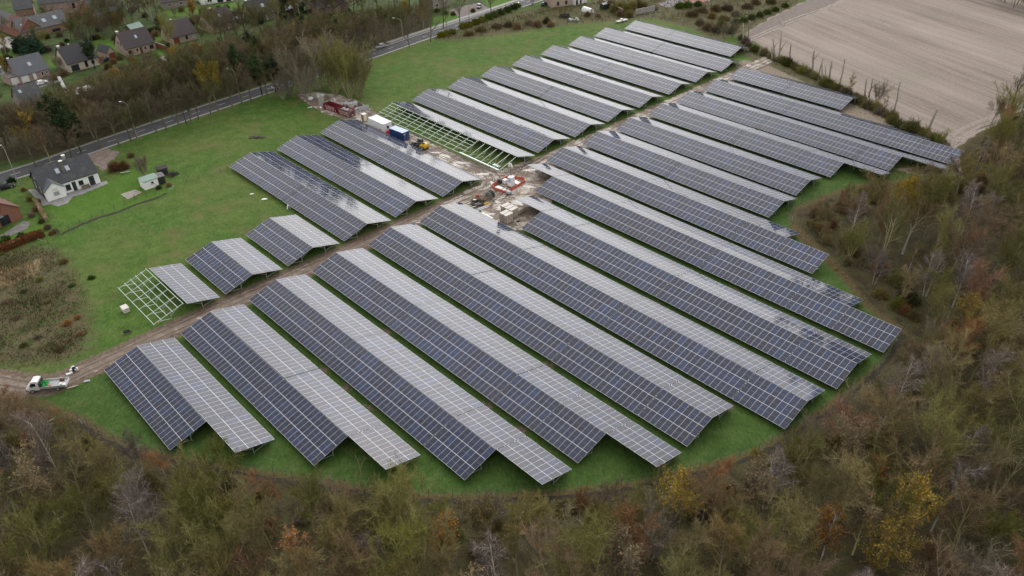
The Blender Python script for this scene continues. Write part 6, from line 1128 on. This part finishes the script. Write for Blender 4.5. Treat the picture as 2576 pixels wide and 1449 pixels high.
# centre of the site: light tower, barrier ring, drum, crates
RING = [(1238,470),(1245,478),(1268,486),(1285,480),(1303,470),(1320,459),(1318,453),(1301,450),(1288,449),(1273,450),(1262,455),(1250,462)]
t = thing('barrier_ring', 'orange red plastic barrier ring around the light tower on the mud', 'barrier', (*gp(1280,467), .03)); o0 = gp(1280, 467)
for k in range(len(RING)):
    a, b = gp(*RING[k]), gp(*RING[(k+1)%len(RING)]); m = MB(); A = Vector((a[0]-o0[0], a[1]-o0[1], 0)); B = Vector((b[0]-o0[0], b[1]-o0[1], 0)); e = (B-A)*.03; m.bar(A+e+Vector((0,0,.18)), B-e+Vector((0,0,.18)), .26, .36); m.bar(A+e+Vector((0,0,.55)), B-e+Vector((0,0,.55)), .12, .38); m.build('barrier_section', M['barrier_red'], t)
t = thing('light_tower', 'floodlight tower with white and navy cabinet inside the orange barrier ring', 'light tower', (*gp(1286,470), .03), YAW+.15); m = MB(); m.box(-.65,.65,-.7,.7,.35,2.9); m.build('cabinet', M['cabin_white'], t, bevel=.04); m = MB(); m.box(-.68,-.652,-.55,.55,1.2,2.7); m.build('side_panel', M['navy_panel'], t); m = MB(); m.box(-.5,.5,-.728,-.702,1.5,2.6); m.build('door', M['container_roof'], t); m = MB(); m.box(-.75,.75,-.8,.8,.1,.35); m.build('base_frame', M['dark_metal'], t)
m = MB(); m.tube([(0,0,2.9),(0,0,4.6),(0,0,6.4)], [.11,.09,.07], 8); m.build('mast', M['concrete_dark'], t); m = MB(); m.box(-.5,.5,-.04,.04,6.0,6.08); m.build('crossbar', M['galvanised'], t)
for x, z in ((-.38, 5.85), (.38, 5.85), (-.2, 6.35), (.2, 6.35)): m = MB(); m.blob((x, -.15, z), .34, .22, .3, 1, .02, 10, 6); m.build('lamp', M['lamp_clear'], t, smooth=True)
simple('water_tank', 'white cube water tank beside the light tower cabinet', 'tank', (1271,462), lambda m: m.box(-.55,.55,-.55,.55,.12,1.2), 'plastic_white', YAW, bevel=.06); simple('pump_box', 'dark box behind the white cube tank inside the ring', 'box', (1258,460), lambda m: (m.box(-.6,.6,-.5,.5,0,1.0), m.box(-.3,.3,-.3,.3,1.0,1.15)), 'dark_metal', YAW, bevel=.04)
for px, w, l in (((1257,474),1.2,'white slab lying inside the left part of the ring'),((1298,459),1.5,'large white slab lying inside the right part of the ring'),((1268,480),.9,'small white slab at the front inside the ring')): simple('white_slab', l, 'slab', px, lambda m: (m.box(-w,w,-.7,.7,0,.14), m.box(-w*.6,w*.6,-.4,.4,.14,.2)), 'board_white', YAW)
t = thing('generator', 'small grey wheeled generator in front of the orange ring', 'generator', (*gp(1279,489), .03), YAW); m = MB(); m.box(-.7,.7,-.45,.45,.35,1.0); m.build('housing', M['bag_grey'], t, bevel=.06); m = MB(); m.box(-.75,.75,-.5,.5,.22,.34); m.build('frame', M['dark_metal'], t); m = MB(); m.bar((.7,0,.3),(1.4,0,.5),.06); m.build('drawbar', M['dark_metal'], t)
for s in (-.5, .5): wheel(t, -.1, s, .25, .14)
t = thing('cable_drum', 'large weathered wooden cable drum standing on edge in the mud', 'cable drum', (*gp(1234,500), .03), heading((1228,496),(1240,492))+.4); 
for x in (-.75, .55): m = MB(); m.tube([(x,0,1.05),(x+.16,0,1.05)], 1.05, 24); m.build('flange', M['concrete_dark'], t)
m = MB(); m.tube([(-.6,0,1.05),(.55,0,1.05)], .5, 14); m.build('core', M['cable_black'], t)
t = thing('cable_coil', 'coil of thick black cable lying by the excavated soil', 'cable', (*gp(1203,513), .03)); 
m = MB()
for k in range(7): r = .8+.12*k; zz = .1+.09*(k%3); m.tube([(r*math.cos(i*.45)*1.25, r*math.sin(i*.45), zz+.05*math.sin(i+k)) for i in range(15)], .07, 5)
m.build('loops', M['cable_black'], t)
simple('soil_heap', 'brown heap of dug soil behind the black cable coil', 'soil', (1213,503), lambda m: [m.blob((k*.7-1.5, (k%2)*.6, .2), 1.1, .9, .65, k, .25, 9, 5) for k in range(5)], 'brown_soil' if 'brown_soil' in M else 'timber'); simple('barrier_pile', 'orange red barrier sections heaped above the black cable coil', 'barrier', (1199,500), lambda m: [m.bar((-.8+.2*k,-.4,.2+.25*k),(1.0-.1*k,.5-.3*k,.25+.28*k),.3,.3) for k in range(5)], 'barrier_red'); simple('yellow_sack', 'small yellow plastic sack beside the black cable coil', 'sack', (1221,515), lambda m: [m.blob((.3*k,.1*k,.2), .35, .3, .28, k, .3, 7, 4) for k in range(3)], 'yellow_paint'); simple('white_reel', 'small white reel on top of the black cable coil', 'reel', (1195,506), lambda m: (m.cyl((0,0,.1),.5,.08), m.cyl((0,0,.18),.25,.3), m.cyl((0,0,.48),.5,.08)), 'plastic_white')
for k, (a, b, l) in enumerate((((1195,530),(1233,516),'long pale metal beam, upper one below the black coil'),((1197,533),(1230,521),'long pale metal beam, lower one below the black coil'),((1184,524),(1200,519),'short grey metal beam left of the two long pale ones'))): pa, pb = gp(*a), gp(*b); simple('metal_beam', l, 'beam', ((pa[0], pa[1]),), lambda m: (m.bar((0,0,.12),(pb[0]-pa[0], pb[1]-pa[1], .12), .22, .12), m.bar((0,0,.2),(pb[0]-pa[0], pb[1]-pa[1], .2), .10, .04)), 'plastic_white')
pa, pb = gp(1211,537), gp(1237,551); simple('white_board', 'long white board lying beside the panel row near the crates', 'board', ((pa[0], pa[1]),), lambda m: (m.bar((0,0,.1),(pb[0]-pa[0], pb[1]-pa[1], .1), 1.0, .1), m.bar((0,0,.17),((pb[0]-pa[0])*.9, (pb[1]-pa[1])*.9, .17), .7, .04)), 'board_white')
pa, pb = gp(1240,424), gp(1252,418); simple('metal_sheet', 'pale metal sheets stacked at the end of the bare frame eave beam', 'sheets', (1249,420), lambda m: [m.box(-1.2,1.2,-.5,.5,.1*k,.1*k+.06) for k in range(5)], 'frame_pale', YAW)
# crates of panels: two high in the front stacks, one high at the right
def crate(label, u, v, z, mat='crate_card'):
    x, y = uv2w(u, v); t = thing('wooden_crate', label, 'crate', (x, y, z), YAW, 'crates of panels stacked at the middle of the site'); w, l, h = .56, 1.16, 1.2; m = MB(); m.box(-w+.03,w-.03,-l+.03,l-.03,.15,h-.03); m.build('body', M['crate_wood'], t); m = MB(); m.box(-w,w,-l,l,h-.028,h); m.build('lid', M[mat], t)
    m = MB()
    for yy in (-l, -l/3, l/3, l-.1): m.box(w-.028,w,yy,yy+.1,.15,h-.03); m.box(-w,-w+.028,yy,yy+.1,.15,h-.03)
    for zz in (.16, .6, h-.16): m.box(-w,w,-l,-l+.028,zz,zz+.1); m.box(-w,w,l-.028,l,zz,zz+.1)
    m.build('batten', M['timber'], t); m = MB()
    for yy in (-l+.05, -.08, l-.2): m.box(-w,w,yy,yy+.15,0,.148)
    m.build('pallet', M['timber'], t)
cu, cv = uv2w(0, 0); G = gp(1274, 567); c, s = math.cos(YAW), math.sin(YAW); U0 = G[0]*c+G[1]*s; V0 = -G[0]*s+G[1]*c
lab = [('front left','front'),('front left','behind the front one')]
for i in range(2):
    for j in range(2): crate('%s pale topped crate of the left stack pair, %s' % (('upper', 'lower')[1-j], ('front stack', 'stack behind the front one')[i]), U0-.6-i*1.25, V0+1.2, j*1.2+.03)
for i in range(3):
    for j in range(2): crate('%s pale topped crate of the middle three stacks, %s' % (('lower', 'upper')[j], ('nearest stack', 'second stack back', 'rearmost stack')[i]), U0-1.6-i*1.3, V0+3.8, j*1.2+.03)
for i in range(2): crate(('single brown crate at the right under the panel edge, nearer one', 'single brown crate at the right under the panel edge, rear one')[i], U0-2.0-i*1.4, V0+6.4, .03, 'crate_wood')
t = thing('waste_bin', 'small white and black bin standing beside the crates and panel corner', 'bin', (*gp(1303,566), .03)); m = MB(); m.tube([(0,0,0),(0,0,.9)], [.32,.38], 12); m.build('body', M['plastic_white'], t); m = MB(); m.tube([(0,0,.9),(0,0,1.3)], [.42,.3], 12); m.build('lid', M['cable_black'], t)
# loose things on the grass
simple('white_box', 'white box standing on the grass left of the bare square frame', 'box', (317,783), lambda m: (m.box(-.85,.85,-.6,.6,.05,1.0), m.box(-.9,.9,-.65,.65,1.0,1.1)), 'crate_card', YAW, bevel=.03)
t = thing('wheelbarrow', 'dark wheelbarrow left on the grass below the white box', 'wheelbarrow', (*gp(321,839), .03), .5); m = MB(); m.poly([(-.5,-.3,.35),(.4,-.2,.3),(.4,.2,.3),(-.5,.3,.35)]); m.quad((-.5,-.3,.35),(.4,-.2,.3),(.55,-.35,.65),(-.6,-.4,.65)); m.quad((.4,.2,.3),(-.5,.3,.35),(-.6,.4,.65),(.55,.35,.65)); m.quad((.4,-.2,.3),(.4,.2,.3),(.55,.35,.65),(.55,-.35,.65)); m.quad((-.5,.3,.35),(-.5,-.3,.35),(-.6,-.4,.65),(-.6,.4,.65)); m.build('tray', M['dark_metal'], t); wheel(t, .65, 0, .2, .1); m = MB(); m.bar((.6,-.15,.25),(-1.2,-.3,.55),.05); m.bar((.6,.15,.25),(-1.2,.3,.55),.05); m.build('handle', M['timber'], t)
simple('scrap_pile', 'pile of white sacks and blue black reels beside the track behind the truck', 'scrap', (185,931), lambda m: [m.blob((.5*math.cos(k*2.1), .45*math.sin(k*2.1), .25), .36, .32, .3, k, .3, 8, 5) for k in range(5)], 'plastic_white'); simple('cable_reel', 'blue black cable reel leaning on the pile of white sacks', 'reel', (189,932), lambda m: (m.tube([(0,-.15,.4),(0,.15,.4)], .22, 10), m.tube([(0,-.2,.4),(0,-.15,.4)], .4, 14), m.tube([(0,.15,.4),(0,.2,.4)], .4, 14)), 'navy_panel', .6)
simple('flat_box', 'small white flat box lying on the verge just behind the truck', 'box', (175,941), lambda m: (m.box(-.55,.55,-.25,.25,0,.18), m.box(-.5,-.1,-.2,.2,.18,.22), m.box(.1,.5,-.2,.2,.18,.22)), 'plastic_white', .7); simple('stone', 'pale round stone at the edge of the dirt track', 'stone', (195,934), lambda m: m.blob((0,0,.2),.35,.3,.28,3,.15), 'rubble'); simple('flat_box', 'grey flat box lying on the grass right of the truck', 'box', (219,960), lambda m: (m.box(-.5,.5,-.22,.22,0,.16), m.box(-.4,.4,-.15,.15,.16,.2)), 'bag_grey', .35); simple('plank', 'pale plank lying at the grass edge behind the truck', 'plank', (181,975), lambda m: (m.bar((-.7,-.3,.08),(.7,.3,.08),.22,.08), m.bar((.2,-.1,.16),(1.0,.5,.12),.14,.06)), 'crate_wood')
for px, l in (((285,741),'orange topped marker stake on the grass above the white box'),((401,822),'yellow topped marker stake below the bare square frame')): t = thing('marker_stake', l, 'stake', (*gp(*px), 0)); m = MB(); m.tube([(0,0,-.1),(.1,0,.9)], .035, 6); m.build('stake', M['timber'], t); m = MB(); m.tube([(.09,0,.85),(.13,0,1.2)], .05, 6); m.build('tip', M['barrier_red'] if 'orange' in l else M['yellow_paint'], t)
t = thing('step_ladder', 'small white stepladder standing on the grass under the panel edge', 'ladder', (*gp(727,527), .03), .6); 
for sy, x0, x1 in ((-.25,-.4,0),(.25,-.4,0),(-.25,.4,0),(.25,.4,0)): m = MB(); m.bar((x0,sy,0),(x1,sy,1.5),.06); m.build('leg', M['plastic_white'], t)
for k in range(4): m = MB(); xx = -.4+.1*k; m.box(xx-.08,xx+.08,-.22,.22,.3*k+.25,.3*k+.3); m.build('step', M['plastic_white'], t)
for px, l, w in (((633,489),'white scrap of sheeting on the meadow, left one',.5),((664,502),'larger white scrap of sheeting on the meadow, right one',.7)): simple('plastic_scrap', l, 'litter', px, lambda m: (m.blob((0,0,.1),w,w*.6,.15,4,.35,8,4), m.blob((w*.8,.1,.08),w*.5,w*.4,.12,6,.35,7,4)), 'plastic_white')
simple('metal_bracket', 'dark soil mound on the meadow above the long panel row', 'soil', (645,347), lambda m: [m.blob((k*.8-1.6,(k%2)*.4,.05), .8,.6,.3,k,.3,8,4) for k in range(5)], 'timber_dark').name = 'soil_mound'
# things at the top of the picture
t = thing('polytunnel', 'small white polytunnel greenhouse in the garden at the top', 'greenhouse', (*gp(1478,30), 0), heading((1466,26),(1488,33))); m = MB(); k_ = 10
for x in (-2.4, 2.4): m.v += [(x, 1.4*math.cos(math.pi*j/k_), 1.9*math.sin(math.pi*j/k_)) for j in range(k_+1)]
for j in range(k_): m.f.append((j, j+1, k_+2+j, k_+1+j)); m.mi.append(0)
m.f.append(tuple(range(k_+1))[::-1]); m.mi.append(0); m.f.append(tuple(range(k_+1, 2*k_+2))); m.mi.append(0); m.build('cover', M['plastic_white'], t); m = MB(); m.box(2.41,2.46,-.45,.45,0,1.6); m.build('door', M['galvanised'], t)
simple('log_pile', 'dark pile of logs and branches on the rough grass at the top', 'wood pile', (1420,44), lambda m: [m.bar((random.Random(k).uniform(-2.4,2.4), random.Random(k+5).uniform(-1.2,1.2), random.Random(k+9).uniform(.1,1.4)), (random.Random(k+11).uniform(-2.4,2.4), random.Random(k+15).uniform(-1.2,1.2), random.Random(k+19).uniform(.1,1.6)), .22) for k in range(46)], 'timber_dark'); simple('junk_pile', 'pale junk pile with blue scraps beside the dark log pile', 'junk', (1440,53), lambda m: [m.box(random.Random(k).uniform(-2,2), random.Random(k).uniform(-2,2)+.9, random.Random(k+5).uniform(-.8,.8), random.Random(k+5).uniform(-.8,.8)+.7, 0, random.Random(k+9).uniform(.3,1.2)) for k in range(9)], 'bag_grey')
t = thing('flatbed_trailer', 'long pale low trailer parked on the far meadow beside the top panel row', 'trailer', (*gp(1564,55), 0), heading((1553,57),(1577,51))); m = MB(); m.box(-2.8,2.8,-.8,.8,.55,.7); m.build('bed', M['crate_card'], t); m = MB(); m.box(-.5,.3,-.5,.5,.7,1.3); m.build('load', M['plastic_white'], t)
for sx in (-1.8, 1.8):
    for sy in (-.75, .75): wheel(t, sx, sy, .3, .2)
t = thing('swing_frame', 'blue and grey play frame on the lawn behind the purple roofed house', 'play frame', (*gp(536,54), 0), heading((520,58),(550,52)))
for x in (-1.5, 1.5):
    for y in (-.8, .8): m = MB(); m.bar((x,y,0),(x,0,2.2),.09); m.build('leg', M['navy_panel'], t)
m = MB(); m.bar((-1.6,0,2.2),(1.6,0,2.2),.09); m.build('top_bar', M['navy_panel'], t); m = MB(); m.box(-.4,.4,-.15,.15,.5,.55); m.build('seat', M['timber'], t)
simple('garden_table_roof', 'flat white garden canopy on the lawn between two village houses', 'canopy', (456,74), lambda m: (m.box(-2.2,2.2,-1.1,1.1,2.1,2.2), [m.box(x-.06,x+.06,y-.06,y+.06,0,2.1) for x in (-2,2) for y in (-.9,.9)]), 'green_sheet', heading((446,78),(470,72))).name = 'garden_canopy'
simple('wheelie_bin', 'blue wheelie bin at the gable of the cream walled house', 'bin', (156,167), lambda m: (m.box(-.3,.3,-.35,.35,.05,1.0), m.box(-.33,.33,-.38,.4,1.0,1.1)), 'container_blue', .4, bevel=.03); simple('covered_trailer', 'dark blue covered trailer beside the rust red garage door', 'trailer', (265,155), lambda m: (m.box(-1.4,1.4,-.8,.8,.3,1.2), m.tube([(-.4,-.8,.3),(-.4,.8,.3)], .3, 10), m.bar((1.4,0,.4),(2.3,0,.4),.1)), 'car_navy', heading((258,158),(272,153)), bevel=.0)
# ------------------------------------------------------------------ labels of trees and shrubs: look, then what they stand by, then order within the spot
AREA = {'waste': 'on the waste ground left of the bare frame', 'verge': 'on the road verge', 'entrance': 'at the site entrance', 'garden': 'in the gardens by the meadow', 'top': 'in the rough strip at the top', 'hedge': 'in the field hedge', 'field': 'at the field corner', 'farwood': 'at the far top right corner'}
NEAR_EDGE = [(0,'by the truck'),(300,'below the first row'),(560,'below the second row'),(800,'below the gap of second and third row'),(1050,'below the third row'),(1330,'below the fourth row'),(1600,'below the fifth row'),(1850,'below the sixth row'),(2100,'right of the sixth row'),(2300,'right of the longest rows')]
def spot(x, y, place):
    X, Y = pix(x, y, 3)
    if place in ('wood', 'edge'):
        if Y > 1480: band = 'at the bottom edge'
        elif Y > 1300: band = 'in the front wood'
        elif Y > 950: band = 'in the wood by the fence'
        else: band = 'in the right wood'
        if Y > 950:
            col = ('far left', 'left', 'left of centre', 'centre', 'right of centre', 'right', 'far right')[min(6, max(0, int(X/368)))]; return '%s, %s' % (band, col)
        lv = ('by the field corner', 'by the grass bulge', 'beside the longest rows')[0 if Y < 480 else 1 if Y < 720 else 2]; return '%s, %s' % (band, lv)
    if place == 'roadside': return 'in the roadside belt, ' + ('far left', 'left', 'above the white house', 'middle', 'above the site entrance', 'right')[min(5, max(0, int(X/185)))]
    if place == 'village': return 'among the village houses, ' + ('far left', 'left', 'middle', 'right', 'beside the upper road')[min(4, max(0, int(X/240)))]
    if place == 'hedge': return 'in the field hedge, ' + ('upper', 'middle', 'lower')[min(2, max(0, int((X-1850)/180)))] + ' stretch'
    if place == 'top': return 'in the rough strip at the top, ' + ('left part' if X < 1400 else 'middle part' if X < 1700 else 'right part')
    return AREA.get(place, place)
NUM = ['leftmost', 'second from left', 'third from left', 'fourth from left', 'fifth from left', 'sixth from left', 'seventh from left', 'eighth from left', 'ninth from left', 'tenth from left', 'eleventh from left', 'twelfth from left', 'thirteenth from left', 'fourteenth from left', 'fifteenth from left', 'sixteenth from left']
def label_plants():
    by = {}
    for t, key, x, y, s, place in PLANTED:
        if key.startswith('bush_'): look = BLOOK[key[5:]]+(' bramble' if key == 'bush_bramble' else ' shrub'); look = look.replace('bramble bramble', 'bramble')
        else:
            look = LOOK2[key]+' tree'; look = look.replace('birch tree', 'birch')
        sp = spot(x, y, place); t['_p'] = 0; by.setdefault((look, sp), []).append((pix(x, y)[0], t, s))
        t['group'] = ('shrubs ' if key.startswith('bush_') else 'trees ')+{'wood': 'of the wood below and right of the array', 'edge': 'along the edge of the wood'}.get(place, AREA.get(place, {'roadside': 'of the roadside belt', 'village': 'among the village houses'}.get(place, place)))
        del t['_p']
    for (look, sp), L in by.items():
        L.sort(key=lambda q: q[0])
        for i, (_, t, s) in enumerate(L):
            if len(L) == 1: lab = '%s %s' % (look, sp)
            elif len(L) == 2: lab = '%s %s, %s one' % (look, sp, ('left', 'right')[i])
            else: lab = '%s %s, %s' % (look, sp, NUM[i] if i < len(L)-1 and i < 16 else ('rightmost' if i == len(L)-1 else NUM[15]))
            t['label'] = lab; t['category'] = 'shrub' if 'shrub' in look or 'bramble' in look else 'tree'
label_plants()
